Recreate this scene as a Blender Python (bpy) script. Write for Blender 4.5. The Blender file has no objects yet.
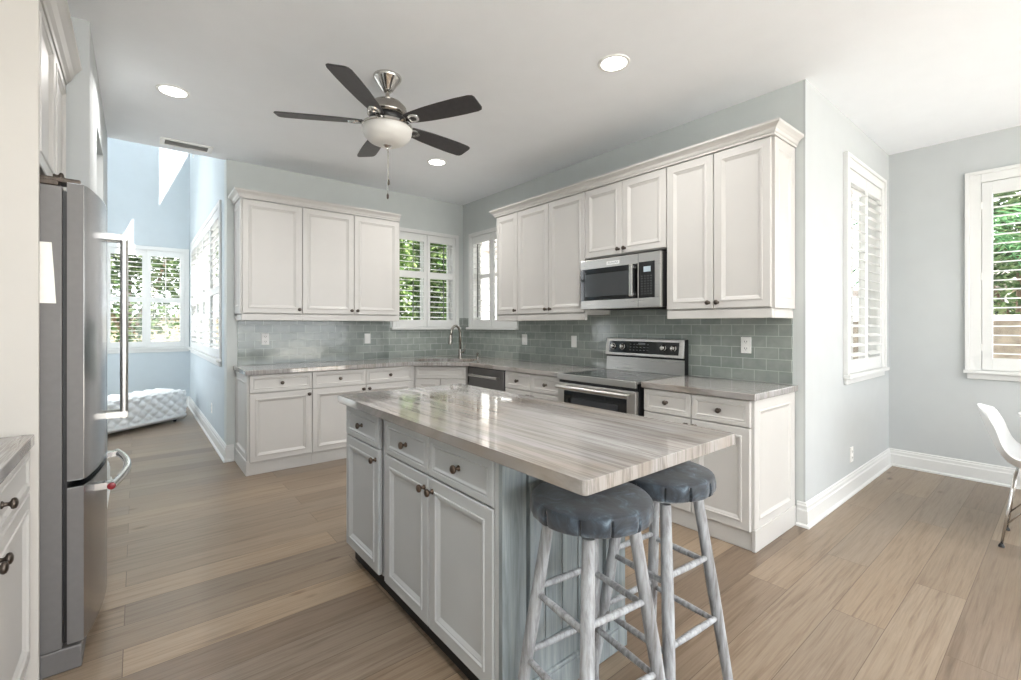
import bpy, bmesh, math, random
from mathutils import Vector, Matrix
random.seed(7)
SC = bpy.context.scene
COL = SC.collection
PI = math.pi

# ------------------------------------------------------------------ camera, world, sun, exposure
FPX, HORIZON, YAW = 459.678, 325.44, 39.118
cam_d = bpy.data.cameras.new('camera')
cam_d.sensor_width = 36.0
cam_d.lens = FPX / 1021 * 36.0
cam_d.shift_y = (HORIZON - 340) / 1021
cam_d.clip_start = 0.02
cam = bpy.data.objects.new('camera', cam_d)
cam.location = (-3.358, -5.126, 1.303)
cam.rotation_euler = (PI / 2, 0, -math.radians(YAW))
COL.objects.link(cam)
SC.camera = cam

SC.view_settings.view_transform = 'Standard'
SC.view_settings.look = 'None'
SC.view_settings.gamma = 1.0
SC.view_settings.use_curve_mapping = False
SC.view_settings.exposure = 0.82

world = bpy.data.worlds.new('sky')
SC.world = world
world.use_nodes = True
bg = world.node_tree.nodes['Background']
bg.inputs[0].default_value = (0.91, 0.955, 1.0, 1)
bg.inputs[1].default_value = 2.9

sun_d = bpy.data.lights.new('sun', 'SUN')
sun_d.energy = 15.0
sun_d.angle = math.radians(0.6)
sun_d.color = (1.0, 0.96, 0.9)
sun = bpy.data.objects.new('sun', sun_d)
COL.objects.link(sun)
sun.location = (6, -6, 12)
sun.rotation_euler = Vector((-1, 1, -2.35)).to_track_quat('-Z', 'Y').to_euler()

def portal(loc, normal, w, h):
    d = bpy.data.lights.new('sky_portal', 'AREA')
    d.shape = 'RECTANGLE'; d.size = w; d.size_y = h
    d.cycles.is_portal = True
    o = bpy.data.objects.new('sky_portal', d)
    COL.objects.link(o)
    o.location = loc
    o.rotation_euler = Vector(normal).to_track_quat('-Z', 'Z').to_euler()
    return o
portal((-1.1, -9.05, 1.35), (0, 1, 0), 5.6, 2.5)      # open terrace doors behind the camera
portal((-0.6, 0.2, 1.86), (0, -1, 0), 0.95, 1.25)
portal((0.2, -0.62, 1.86), (-1, 0, 0), 1.25, 0.95)
portal((1.32, -3.82, 1.75), (0, -1, 0), 0.95, 1.6)
portal((2.33, -5.2, 1.75), (-1, 0, 0), 1.6, 1.2)
portal((-2.5, 1.9, 1.75), (-1, 0, 0), 1.7, 3.2)
portal((-3.3, 4.12, 1.75), (0, -1, 0), 1.2, 1.7)
portal((-4.55, 1.9, 2.2), (1, 0, 0), 2.6, 1.8)
portal((-2.5, 1.5, 4.9), (-1, 0, 0), 2.1, 2.6)

def downlight_and_fill(x, y, power):
    d = bpy.data.lights.new('downlight_and_fill', 'AREA')
    d.shape = 'DISK'; d.size = .14; d.energy = power; d.color = (1.0, .97, .93); d.spread = math.radians(150)
    o = bpy.data.objects.new('downlight_and_fill', d); COL.objects.link(o)
    o.location = (x, y, 2.897 - .009)
for x_, y_ in ((-3.166, -1.253), (-1.109, -3.356), (-1.086, -1.195), (-3.2, -4.2), (-3.2, -6.6), (-1.1, -5.6), (-1.1, -7.6), (1.0, -5.9), (1.0, -7.6)):  # first three are ceiling fixtures; the rest are added unseen fill lights
    downlight_and_fill(x_, y_, 8 if y_ > -4 else 6)
def fill_light(x, y, z, power):
    d = bpy.data.lights.new('fill_light', 'POINT')
    d.shadow_soft_size = .22; d.energy = power; d.color = (1.0, .98, .95)
    o = bpy.data.objects.new('fill_light', d); COL.objects.link(o)
    o.location = (x, y, z)
fill_light(-.6, -7.0, 2.4, 26)       # added fill light behind the camera, without any fixture
fill_light(-3.0, -6.6, 2.4, 26)  # second added fill light, also unseen

CEIL = 2.897
LB = 4.022
WX = 2.109
ND = 3.93
NX = -2.69

# ------------------------------------------------------------------ materials
def lin(c):
    c /= 255.0
    return c / 12.92 if c <= 0.04045 else ((c + 0.055) / 1.055) ** 2.4
def rgb(r, g, b): return (lin(r), lin(g), lin(b), 1)

class NT:
    def __init__(s, name):
        s.m = bpy.data.materials.new(name); s.m.use_nodes = True
        s.t = s.m.node_tree; s.n = s.t.nodes; s.b = s.n['Principled BSDF']; s.out = s.n['Material Output']
    def node(s, typ, **k):
        n = s.n.new(typ)
        for a, v in k.items(): setattr(n, a, v)
        return n
    def l(s, a, b): s.t.links.new(a, b)
    def coord(s, scale=(1, 1, 1), rot=(0, 0, 0), loc=(0, 0, 0)):
        tc = s.node('ShaderNodeTexCoord'); mp = s.node('ShaderNodeMapping')
        mp.inputs['Scale'].default_value = scale; mp.inputs['Rotation'].default_value = rot; mp.inputs['Location'].default_value = loc
        s.l(tc.outputs['Object'], mp.inputs['Vector'])
        return mp.outputs['Vector']
    def noise(s, vec, scale, detail=3, rough=.5, dist=0):
        n = s.node('ShaderNodeTexNoise')
        n.inputs['Scale'].default_value = scale; n.inputs['Detail'].default_value = detail
        n.inputs['Roughness'].default_value = rough; n.inputs['Distortion'].default_value = dist
        if vec is not None: s.l(vec, n.inputs['Vector'])
        return n.outputs['Fac']
    def ramp(s, fac, stops):
        r = s.node('ShaderNodeValToRGB')
        e = r.color_ramp.elements
        while len(e) < len(stops): e.new(0.5)
        for i, (p, c) in enumerate(stops): e[i].position = p; e[i].color = c
        s.l(fac, r.inputs['Fac'])
        return r.outputs['Color']
    def mix(s, a, b, fac, mode='MIX'):
        m = s.node('ShaderNodeMix', data_type='RGBA', blend_type=mode)
        for sock, v in ((m.inputs['Factor'], fac), (m.inputs['A'], a), (m.inputs['B'], b)):
            pass
        ins = [i for i in m.inputs if i.type == 'RGBA']
        fi = [i for i in m.inputs if i.type == 'VALUE'][0]
        for sock, v in ((fi, fac), (ins[0], a), (ins[1], b)):
            if isinstance(v, (int, float, tuple)): sock.default_value = v
            else: s.l(v, sock)
        return [o for o in m.outputs if o.type == 'RGBA'][0]
    def bump(s, h, strength=.2, dist=.002):
        b = s.node('ShaderNodeBump'); b.inputs['Strength'].default_value = strength; b.inputs['Distance'].default_value = dist
        s.l(h, b.inputs['Height']); s.l(b.outputs['Normal'], s.b.inputs['Normal'])

def simple(name, col, rough=.5, metal=0.0, var=.04, nscale=6.0, bump=0.0, bscale=200.0, spec=None, coat=0.0):
    t = NT(name)
    b = t.b
    b.inputs['Roughness'].default_value = rough; b.inputs['Metallic'].default_value = metal
    if spec is not None: b.inputs['Specular IOR Level'].default_value = spec
    if coat: b.inputs['Coat Weight'].default_value = coat; b.inputs['Coat Roughness'].default_value = .05
    v = t.coord()
    f = t.noise(v, nscale, 3)
    lo = tuple(c * (1 - var) for c in col[:3]) + (1,); hi = tuple(min(1, c * (1 + var)) for c in col[:3]) + (1,)
    t.l(t.ramp(f, [(.3, lo), (.7, hi)]), b.inputs['Base Color'])
    if bump: t.bump(t.noise(v, bscale, 2), bump, .001)
    return t.m

def emissive(name, col, strength):
    t = NT(name)
    t.b.inputs['Base Color'].default_value = col
    t.b.inputs['Emission Color'].default_value = col; t.b.inputs['Emission Strength'].default_value = strength
    return t.m

M = {}
M['paint'] = simple('pale_blue_grey_paint', rgb(200, 205, 204), .75, var=.015, bump=.05)
M['nook_tint'] = simple('wall_paint_skylight_tint', rgb(190, 200, 206), .75, var=.015, bump=.05)  # same wall paint, tinted bluer to paint in the skylight
M['greige'] = simple('wall_paint_dining_light_tint', rgb(189, 193, 194), .75, var=.015, bump=.05)  # same wall paint, toned to paint in the light of the dining side
M['cream'] = simple('warm_white_panel', rgb(196, 192, 186), .5, var=.01)
M['ceil'] = simple('ceiling_white', rgb(244, 247, 251), .85, var=.01, bump=.05)
M['trim'] = simple('trim_white', rgb(219, 220, 219), .38, var=.01)
M['cab'] = simple('cabinet_white', rgb(198, 196, 193), .42, var=.012)
M['island'] = simple('island_grey_white', rgb(182, 185, 187), .45, var=.02)
M['gap'] = simple('dark_gap', rgb(30, 29, 28), .8)
M['kick'] = simple('toe_kick_dark', rgb(24, 22, 21), .6)
M['pewter'] = simple('pewter_knob', rgb(88, 80, 74), .32, .9, var=.2, nscale=60)
M['bronze'] = simple('bronze_knob', rgb(100, 86, 76), .3, .9, var=.2, nscale=60)
M['steel'] = None
def steel(name, col, rough, stretch, metal=1.0):
    t = NT(name); b = t.b
    b.inputs['Metallic'].default_value = metal
    v = t.coord(stretch)
    f = t.noise(v, 3.0, 4, .6)
    t.l(t.ramp(f, [(.3, tuple(c * .93 for c in col[:3]) + (1,)), (.7, col)]), b.inputs['Base Color'])
    mr = t.node('ShaderNodeMapRange'); mr.inputs['To Min'].default_value = rough * .85; mr.inputs['To Max'].default_value = rough * 1.2
    t.l(f, mr.inputs['Value']); t.l(mr.outputs['Result'], b.inputs['Roughness'])
    return t.m
M['steel'] = steel('brushed_stainless', rgb(196, 194, 190), .28, (1, 60, 60))
M['darksteel'] = steel('dark_stainless', rgb(112, 111, 110), .32, (1, 60, 60))
M['fridge'] = steel('fridge_door_stainless', rgb(178, 180, 184), .22, (60, 60, 1))
M['fridgeside'] = simple('fridge_side_grey', rgb(112, 110, 109), .5, .2, var=.04, nscale=40, bump=.08, bscale=500)
M['chrome'] = simple('polished_nickel', rgb(205, 203, 200), .12, 1.0, var=.02)
M['nickel'] = simple('brushed_nickel', rgb(170, 165, 158), .25, 1.0, var=.03)
M['black'] = simple('black_plastic', rgb(20, 20, 22), .4, var=.05)
M['blackglass'] = simple('black_glass', rgb(10, 11, 12), .05, var=.02, spec=.6)
M['ovenglass'] = simple('oven_window_glass', rgb(44, 46, 50), .06, var=.05, spec=.6)
M['mwglass'] = simple('microwave_window_glass', rgb(58, 60, 62), .08, var=.06, spec=.7)
M['white'] = simple('white_plastic', rgb(238, 238, 236), .4, var=.01)
M['paper'] = simple('white_paper', rgb(238, 236, 230), .8, var=.03, nscale=30)
M['red'] = simple('red_medallion', rgb(120, 22, 32), .3)
M['blade'] = simple('dark_fan_blade', rgb(62, 60, 62), .45, var=.12, nscale=30)
M['bowl'] = simple('frosted_bowl_glass', rgb(226, 224, 220), .35, var=.02)
M['lamp'] = emissive('lit_lens', (1, .97, .92, 1), 6.0)
M['display'] = emissive('lit_display', (.30, .36, .40, 1), .25)
M['grey'] = simple('button_grey', rgb(130, 132, 135), .5)
M['slat'] = simple('vent_slat_grey', rgb(186, 186, 186), .6)
M['greydark'] = simple('vent_and_backlit_rod_grey', rgb(96, 97, 99), .6)
M['leather'] = simple('white_tufted_leather', rgb(240, 242, 243), .42, var=.02, nscale=20)
M['shell'] = simple('white_shell_plastic', rgb(225, 227, 228), .3, var=.01)
M['stucco'] = simple('cream_stucco', rgb(142, 131, 113), .85, var=.04, nscale=3, bump=.3, bscale=60)
M['stuccowhite'] = simple('white_stucco', rgb(240, 240, 238), .85, var=.03, nscale=3)
M['rubble'] = simple('grey_brown_stone', rgb(112, 103, 92), .9, var=.35, nscale=9, bump=.5, bscale=14)
M['roof'] = simple('grey_roof_tile', rgb(128, 120, 114), .8, var=.15, nscale=8)
M['fence'] = simple('weathered_fence', rgb(196, 178, 150), .8, var=.12, nscale=10)
M['bark'] = simple('brown_bark', rgb(96, 78, 62), .9, var=.25, nscale=25, bump=.6, bscale=40)
M['sinksteel'] = simple('sink_steel', rgb(120, 118, 114), .35, 1.0)

def glass_mat():
    t = NT('window_glass')
    tr = t.node('ShaderNodeBsdfTransparent'); gl = t.node('ShaderNodeBsdfGlossy'); mx = t.node('ShaderNodeMixShader')
    lw = t.node('ShaderNodeLayerWeight'); pw = t.node('ShaderNodeMath', operation='POWER'); fr = t.node('ShaderNodeMath', operation='MULTIPLY_ADD')
    t.l(lw.outputs['Facing'], pw.inputs[0]); pw.inputs[1].default_value = 5.0; t.l(pw.outputs[0], fr.inputs[0]); fr.inputs[1].default_value = .4; fr.inputs[2].default_value = .03
    gl.inputs['Roughness'].default_value = .02
    t.l(fr.outputs[0], mx.inputs['Fac']); t.l(tr.outputs[0], mx.inputs[1]); t.l(gl.outputs[0], mx.inputs[2])
    t.l(mx.outputs[0], t.out.inputs['Surface'])
    return t.m
M['glass'] = glass_mat()

def leaf_mat(name, dark, mid, light):
    t = NT(name)
    v = t.coord()
    f = t.noise(v, 9, 2, .6)
    c = t.ramp(f, [(.3, dark), (.5, mid), (.72, light)])
    df = t.node('ShaderNodeBsdfDiffuse'); tl = t.node('ShaderNodeBsdfTranslucent'); mx = t.node('ShaderNodeMixShader')
    mx.inputs['Fac'].default_value = .42
    t.l(c, df.inputs['Color']); t.l(c, tl.inputs['Color'])
    t.l(df.outputs[0], mx.inputs[1]); t.l(tl.outputs[0], mx.inputs[2]); t.l(mx.outputs[0], t.out.inputs['Surface'])
    return t.m
M['leaf'] = leaf_mat('hedge_leaf', rgb(34, 54, 26), rgb(76, 104, 52), rgb(160, 174, 124))
M['leafdark'] = leaf_mat('shade_tree_leaf', rgb(38, 54, 33), rgb(72, 92, 58), rgb(130, 142, 104))
M['palm'] = leaf_mat('palm_leaf', rgb(40, 72, 44), rgb(70, 108, 72), rgb(120, 150, 110))

def stone_mat():
    t = NT('striated_quartzite'); b = t.b
    v = t.coord((8.0, .5, 1.0), (0, 0, math.radians(3)))
    f1 = t.noise(v, 1.6, 6, .6, .35)
    v2 = t.coord((30, .9, 1.5), (0, 0, math.radians(2.2)))
    f2 = t.noise(v2, 1.5, 6, .7, .3)
    v4 = t.coord((17, .42, 1.2), (0, 0, math.radians(4.5)), (3.1, 1.7, 0))
    f4 = t.noise(v4, 1.5, 7, .62, .5)
    f3 = t.noise(t.coord((1.3, .8, 1.3)), 1.7, 3, .5, .5)
    base = t.ramp(f1, [(.28, rgb(136, 130, 125)), (.4, rgb(157, 153, 150)), (.55, rgb(171, 169, 168)), (.72, rgb(159, 157, 156)), (.82, rgb(138, 135, 134))])
    fine = t.ramp(f2, [(.28, rgb(150, 143, 137)), (.40, rgb(236, 234, 232)), (.62, rgb(255, 255, 255)), (.75, rgb(214, 209, 205))])
    c = t.mix(base, fine, .42, 'MULTIPLY')
    lines = t.ramp(f4, [(.455, rgb(255, 255, 255)), (.485, rgb(140, 132, 126)), (.50, rgb(120, 113, 108)), (.515, rgb(188, 182, 178)), (.55, rgb(255, 255, 255))])
    c = t.mix(c, lines, .4, 'MULTIPLY')
    warm = t.ramp(f3, [(.48, rgb(255, 255, 255)), (.72, rgb(236, 220, 200))])
    c = t.mix(c, warm, .85, 'MULTIPLY')
    t.l(c, b.inputs['Base Color'])
    b.inputs['Roughness'].default_value = .05
    b.inputs['Specular IOR Level'].default_value = .9
    return t.m
M['stone'] = stone_mat()

def floor_mat():
    t = NT('wide_oak_planks'); b = t.b
    v = t.coord((1, 1, 1), loc=(.3, .05, 0))
    br = t.node('ShaderNodeTexBrick')
    br.offset = .37; br.offset_frequency = 2; br.squash = 1.0
    t.l(v, br.inputs['Vector'])
    br.inputs['Color1'].default_value = (0, 0, 0, 1); br.inputs['Color2'].default_value = (1, 1, 1, 1)
    br.inputs['Mortar'].default_value = (.5, .5, .5, 1)
    br.inputs['Scale'].default_value = 1.0; br.inputs['Mortar Size'].default_value = .0014
    br.inputs['Mortar Smooth'].default_value = .1; br.inputs['Bias'].default_value = 0
    br.inputs['Brick Width'].default_value = 1.55; br.inputs['Row Height'].default_value = .19
    # per-plank offset so the grain differs from board to board
    sep = t.node('ShaderNodeSeparateColor'); t.l(br.outputs['Color'], sep.inputs['Color'])
    pm = t.node('ShaderNodeMath', operation='MULTIPLY'); t.l(sep.outputs['Red'], pm.inputs[0]); pm.inputs[1].default_value = 37.0
    cx = t.node('ShaderNodeCombineXYZ'); t.l(pm.outputs[0], cx.inputs['X']); t.l(pm.outputs[0], cx.inputs['Z'])
    va = t.node('ShaderNodeVectorMath', operation='ADD'); t.l(v, va.inputs[0]); t.l(cx.outputs[0], va.inputs[1])
    ms = t.node('ShaderNodeMapping'); ms.inputs['Scale'].default_value = (.55, 13, 1); t.l(va.outputs[0], ms.inputs['Vector'])
    g = t.noise(ms.outputs['Vector'], 3.0, 8, .66, .8)
    ms2 = t.node('ShaderNodeMapping'); ms2.inputs['Scale'].default_value = (2.2, 60, 1); t.l(va.outputs[0], ms2.inputs['Vector'])
    g2 = t.noise(ms2.outputs['Vector'], 2.5, 4, .6, .2)
    plank = t.ramp(sep.outputs['Red'], [(0, rgb(124, 109, 94)), (.3, rgb(150, 133, 114)), (.5, rgb(134, 121, 107)), (.75, rgb(162, 144, 123)), (1, rgb(130, 119, 108))])
    grain = t.ramp(g, [(.25, rgb(156, 142, 130)), (.40, rgb(216, 207, 198)), (.5, rgb(245, 242, 238)), (.75, rgb(255, 255, 255))])
    c = t.mix(plank, grain, .75, 'MULTIPLY')
    fine = t.ramp(g2, [(.3, rgb(205, 196, 188)), (.6, rgb(255, 255, 255))])
    c = t.mix(c, fine, .45, 'MULTIPLY')
    # knots
    mk = t.node('ShaderNodeMapping'); mk.inputs['Scale'].default_value = (1.1, 2.6, 1); t.l(va.outputs[0], mk.inputs['Vector'])
    vo = t.node('ShaderNodeTexVoronoi'); vo.inputs['Scale'].default_value = 1.7; t.l(mk.outputs['Vector'], vo.inputs['Vector'])
    kn = t.ramp(vo.outputs['Distance'], [(.02, rgb(96, 74, 58)), (.06, rgb(200, 184, 170)), (.11, rgb(255, 255, 255))])
    c = t.mix(c, kn, .8, 'MULTIPLY')
    c = t.mix(c, rgb(92, 76, 62), br.outputs['Fac'])
    t.l(c, b.inputs['Base Color'])
    mr = t.node('ShaderNodeMapRange'); mr.inputs['To Min'].default_value = .24; mr.inputs['To Max'].default_value = .4
    t.l(g, mr.inputs['Value']); t.l(mr.outputs['Result'], b.inputs['Roughness'])
    b.inputs['Specular IOR Level'].default_value = .45
    t.bump(g2, .06, .002)
    return t.m
M['floor'] = floor_mat()

def tile_mat(axis):
    t = NT('glass_subway_tile'); b = t.b
    tc = t.node('ShaderNodeTexCoord'); sp = t.node('ShaderNodeSeparateXYZ'); t.l(tc.outputs['Object'], sp.inputs[0])
    cb = t.node('ShaderNodeCombineXYZ'); t.l(sp.outputs[axis], cb.inputs['X']); t.l(sp.outputs['Z'], cb.inputs['Y'])
    mp = t.node('ShaderNodeMapping'); mp.inputs['Location'].default_value = (.02, -.916 + .0785 * 20, 0); t.l(cb.outputs[0], mp.inputs['Vector'])
    br = t.node('ShaderNodeTexBrick'); br.offset = .5
    t.l(mp.outputs['Vector'], br.inputs['Vector'])
    br.inputs['Scale'].default_value = 1; br.inputs['Brick Width'].default_value = .157; br.inputs['Row Height'].default_value = .0785
    br.inputs['Mortar Size'].default_value = .0022; br.inputs['Mortar Smooth'].default_value = .2
    br.inputs['Color1'].default_value = rgb(138, 145, 141); br.inputs['Color2'].default_value = rgb(156, 162, 157)
    br.inputs['Mortar'].default_value = rgb(190, 195, 191)
    wob = t.noise(mp.outputs['Vector'], 16, 2, .5, .3)
    c = t.mix(br.outputs['Color'], t.ramp(wob, [(.3, rgb(225, 230, 228)), (.7, rgb(255, 255, 255))]), .7, 'MULTIPLY')
    t.l(c, b.inputs['Base Color'])
    b.inputs['Roughness'].default_value = .1
    b.inputs['Specular IOR Level'].default_value = .6
    add = t.node('ShaderNodeMath', operation='SUBTRACT'); t.l(wob, add.inputs[0]); t.l(br.outputs['Fac'], add.inputs[1])
    t.bump(add.outputs[0], .25, .004)
    return t.m
M['tileA'] = tile_mat('X'); M['tileB'] = tile_mat('Y')

def wash_mat():
    t = NT('whitewashed_grey_wood'); b = t.b
    f = t.noise(t.coord((14, 14, 2.2)), 2.2, 6, .65, .6)
    f2 = t.noise(t.coord((50, 50, 5)), 2.0, 4, .6)
    c = t.ramp(f, [(.28, rgb(104, 101, 100)), (.42, rgb(146, 148, 152)), (.6, rgb(176, 180, 185)), (.75, rgb(166, 168, 171))])
    c = t.mix(c, t.ramp(f2, [(.32, rgb(170, 160, 150)), (.55, rgb(255, 255, 255))]), .5, 'MULTIPLY')
    t.l(c, b.inputs['Base Color']); b.inputs['Roughness'].default_value = .6
    t.bump(f2, .3, .002)
    return t.m
M['wash'] = wash_mat()

def denim_mat():
    t = NT('slate_blue_cushion_cloth'); b = t.b
    v = t.coord()
    f = t.noise(v, 13, 5, .65, 1.2)
    c = t.ramp(f, [(.36, rgb(28, 34, 41)), (.5, rgb(42, 50, 60)), (.6, rgb(64, 77, 89)), (.7, rgb(104, 120, 132))])
    t.l(c, b.inputs['Base Color']); b.inputs['Roughness'].default_value = .7
    b.inputs['Sheen Weight'].default_value = .3
    t.bump(t.noise(v, 16, 3, .6, 1.0), .25, .004)
    return t.m
M['denim'] = denim_mat()

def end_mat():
    t = NT('distressed_panel_painted_shade'); b = t.b
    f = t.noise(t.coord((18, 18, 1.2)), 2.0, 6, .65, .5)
    t.l(t.ramp(f, [(.3, rgb(112, 120, 123)), (.5, rgb(138, 147, 150)), (.7, rgb(160, 167, 169))]), b.inputs['Base Color'])  # distressed island paint, darkened to paint in the shade under the overhang
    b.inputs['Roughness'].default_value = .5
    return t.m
M['endpanel_shade'] = end_mat()
M['paving'] = simple('pale_bounce_paving', rgb(205, 202, 195), .9, var=.06, nscale=2)  # pale ground put in to bounce daylight indoors

# ------------------------------------------------------------------ mesh builder
class MB:
    def __init__(s): s.v = []; s.f = []
    def add(s, vs, fs):
        o = len(s.v); s.v += [tuple(p) for p in vs]; s.f += [tuple(o + i for i in f) for f in fs]; return s
    def box(s, x0, x1, y0, y1, z0, z1):
        x0, x1 = min(x0, x1), max(x0, x1); y0, y1 = min(y0, y1), max(y0, y1); z0, z1 = min(z0, z1), max(z0, z1)
        return s.add([(x0, y0, z0), (x1, y0, z0), (x1, y1, z0), (x0, y1, z0), (x0, y0, z1), (x1, y0, z1), (x1, y1, z1), (x0, y1, z1)],
                     [(3, 2, 1, 0), (4, 5, 6, 7), (0, 1, 5, 4), (1, 2, 6, 5), (2, 3, 7, 6), (3, 0, 4, 7)])
    def prism(s, pts, y0, y1):           # polygon in xz extruded along y
        n = len(pts)
        return s.add([(x, y0, z) for x, z in pts] + [(x, y1, z) for x, z in pts],
                     [tuple(range(n)), tuple(range(2 * n - 1, n - 1, -1))] + [(i, i + n, (i + 1) % n + n, (i + 1) % n) for i in range(n)])
    def lathe(s, prof, origin=(0, 0, 0), axis='z', seg=24):
        ox, oy, oz = origin; vs = []; fs = []
        for r, h in prof:
            for k in range(seg):
                a = 2 * PI * k / seg; c, d = r * math.cos(a), r * math.sin(a)
                if axis == 'z': vs.append((ox + c, oy + d, oz + h))
                elif axis == 'y': vs.append((ox + c, oy - h, oz + d))     # h runs towards -y
                else: vs.append((ox + h, oy + c, oz + d))
        n = len(prof)
        for i in range(n - 1):
            for k in range(seg):
                k2 = (k + 1) % seg
                fs.append((i * seg + k, i * seg + k2, (i + 1) * seg + k2, (i + 1) * seg + k))
        fs.append(tuple(range(seg - 1, -1, -1))); fs.append(tuple((n - 1) * seg + k for k in range(seg)))
        return s.add(vs, fs)
    def tube(s, pts, r, seg=12, r1=None, cap=True):
        pts = [Vector(p) for p in pts]; n = len(pts); vs = []; fs = []
        rs = r if isinstance(r, (list, tuple)) else [r + ((r1 if r1 is not None else r) - r) * i / max(1, n - 1) for i in range(n)]
        t0 = (pts[1] - pts[0]).normalized()
        u = t0.orthogonal().normalized()
        for i, p in enumerate(pts):
            if i == 0: t = t0
            elif i == n - 1: t = (pts[-1] - pts[-2]).normalized()
            else: t = ((pts[i + 1] - p).normalized() + (p - pts[i - 1]).normalized()).normalized()
            u = (u - t * u.dot(t)).normalized(); w = t.cross(u)
            for k in range(seg):
                a = 2 * PI * k / seg; vs.append(p + (u * math.cos(a) + w * math.sin(a)) * rs[i])
        for i in range(n - 1):
            for k in range(seg):
                k2 = (k + 1) % seg; fs.append((i * seg + k, i * seg + k2, (i + 1) * seg + k2, (i + 1) * seg + k))
        if cap: fs.append(tuple(range(seg - 1, -1, -1))); fs.append(tuple((n - 1) * seg + k for k in range(seg)))
        return s.add(vs, fs)
    def panel(s, x0, z0, w, h, y0, t, prof):
        """slab with stepped rings on its front face (front faces -y); prof = [(inset, depth outward)]"""
        rings = [[(x0, y0, z0), (x0 + w, y0, z0), (x0 + w, y0, z0 + h), (x0, y0, z0 + h)]]
        for i, d in prof:
            y = y0 - t - d
            rings.append([(x0 + i, y, z0 + i), (x0 + w - i, y, z0 + i), (x0 + w - i, y, z0 + h - i), (x0 + i, y, z0 + h - i)])
        vs = [p for r in rings for p in r]; fs = [(3, 2, 1, 0)]
        for k in range(len(rings) - 1):
            for j in range(4):
                j2 = (j + 1) % 4; fs.append((4 * k + j, 4 * k + j2, 4 * k + 4 + j2, 4 * k + 4 + j))
        b = 4 * (len(rings) - 1); fs.append((b, b + 1, b + 2, b + 3))
        return s.add(vs, fs)
    def xf(s, m):
        s.v = [tuple(m @ Vector(p)) for p in s.v]; return s
    def join(s, o): return s.add(o.v, o.f)

def obj(name, mb, mat, parent=None, smooth=False, bevel=0.0, auto=None):
    me = bpy.data.meshes.new(name)
    me.from_pydata(mb.v, [], mb.f)
    bm = bmesh.new(); bm.from_mesh(me); bmesh.ops.recalc_face_normals(bm, faces=bm.faces); bm.to_mesh(me); bm.free()
    me.materials.append(M[mat] if isinstance(mat, str) else mat)
    if smooth: me.polygons.foreach_set('use_smooth', [True] * len(me.polygons))
    o = bpy.data.objects.new(name, me); COL.objects.link(o)
    if parent is not None: o.parent = parent
    if bevel:
        b = o.modifiers.new('bevel', 'BEVEL'); b.width = bevel; b.segments = 2; b.limit_method = 'ANGLE'; b.angle_limit = math.radians(40)
    if smooth and auto:
        e = o.modifiers.new('split', 'EDGE_SPLIT'); e.split_angle = math.radians(auto)
    return o

def tag(o, label=None, cat=None, group=None, kind=None):
    if label: o['label'] = label
    if cat: o['category'] = cat
    if group: o['group'] = group
    if kind: o['kind'] = kind
    return o
def thing(name, label, cat, loc=(0, 0, 0), rz=0.0, group=None):
    o = bpy.data.objects.new(name, None); COL.objects.link(o)
    o.empty_display_size = .1
    o.location = loc; o.rotation_euler = (0, 0, rz)
    return tag(o, label, cat, group)
def single(name, mb, mat, label, cat, group=None, **k):
    """a thing that is one mesh: origin moved to the base centre"""
    xs, ys, zs = zip(*mb.v)
    c = Vector(((min(xs) + max(xs)) / 2, (min(ys) + max(ys)) / 2, min(zs)))
    mb.v = [tuple(Vector(p) - c) for p in mb.v]
    o = obj(name, mb, mat, **k); o.location = c
    return tag(o, label, cat, group)
def copy_tree(o, parent=None):
    c = o.copy(); COL.objects.link(c)
    if parent is not None: c.parent = parent
    for ch in list(o.children): copy_tree(ch, c)
    return c
def struct(name, mb, mat, label, cat, parent=None, **k):
    o = obj(name, mb, mat, parent, **k)
    return tag(o, label, cat, None, 'structure')

RB = -PI / 2      # local front (-y) -> world -X
def sweep(path, prof, closed_ends=True, side=1):
    """profile (outward offset, z) swept along a 2-D path with mitred corners; outward is to the right of travel when side=1"""
    mb = MB(); n = len(path); nrm = []
    for i in range(n - 1):
        d = Vector((path[i + 1][0] - path[i][0], path[i + 1][1] - path[i][1])).normalized()
        nrm.append(Vector((d.y, -d.x)) * side)
    rows = []
    for i in range(n):
        if i == 0: m = nrm[0]
        elif i == n - 1: m = nrm[-1]
        else:
            m = (nrm[i - 1] + nrm[i]).normalized(); m = m / max(.2, m.dot(nrm[i]))
        rows.append([(path[i][0] + m.x * o, path[i][1] + m.y * o, z) for o, z in prof])
    k = len(prof); vs = [p for r in rows for p in r]; fs = []
    for i in range(n - 1):
        for j in range(k):
            j2 = (j + 1) % k; fs.append((i * k + j, i * k + j2, (i + 1) * k + j2, (i + 1) * k + j))
    fs.append(tuple(range(k - 1, -1, -1))); fs.append(tuple((n - 1) * k + j for j in range(k)))
    return mb.add(vs, fs)

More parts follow.
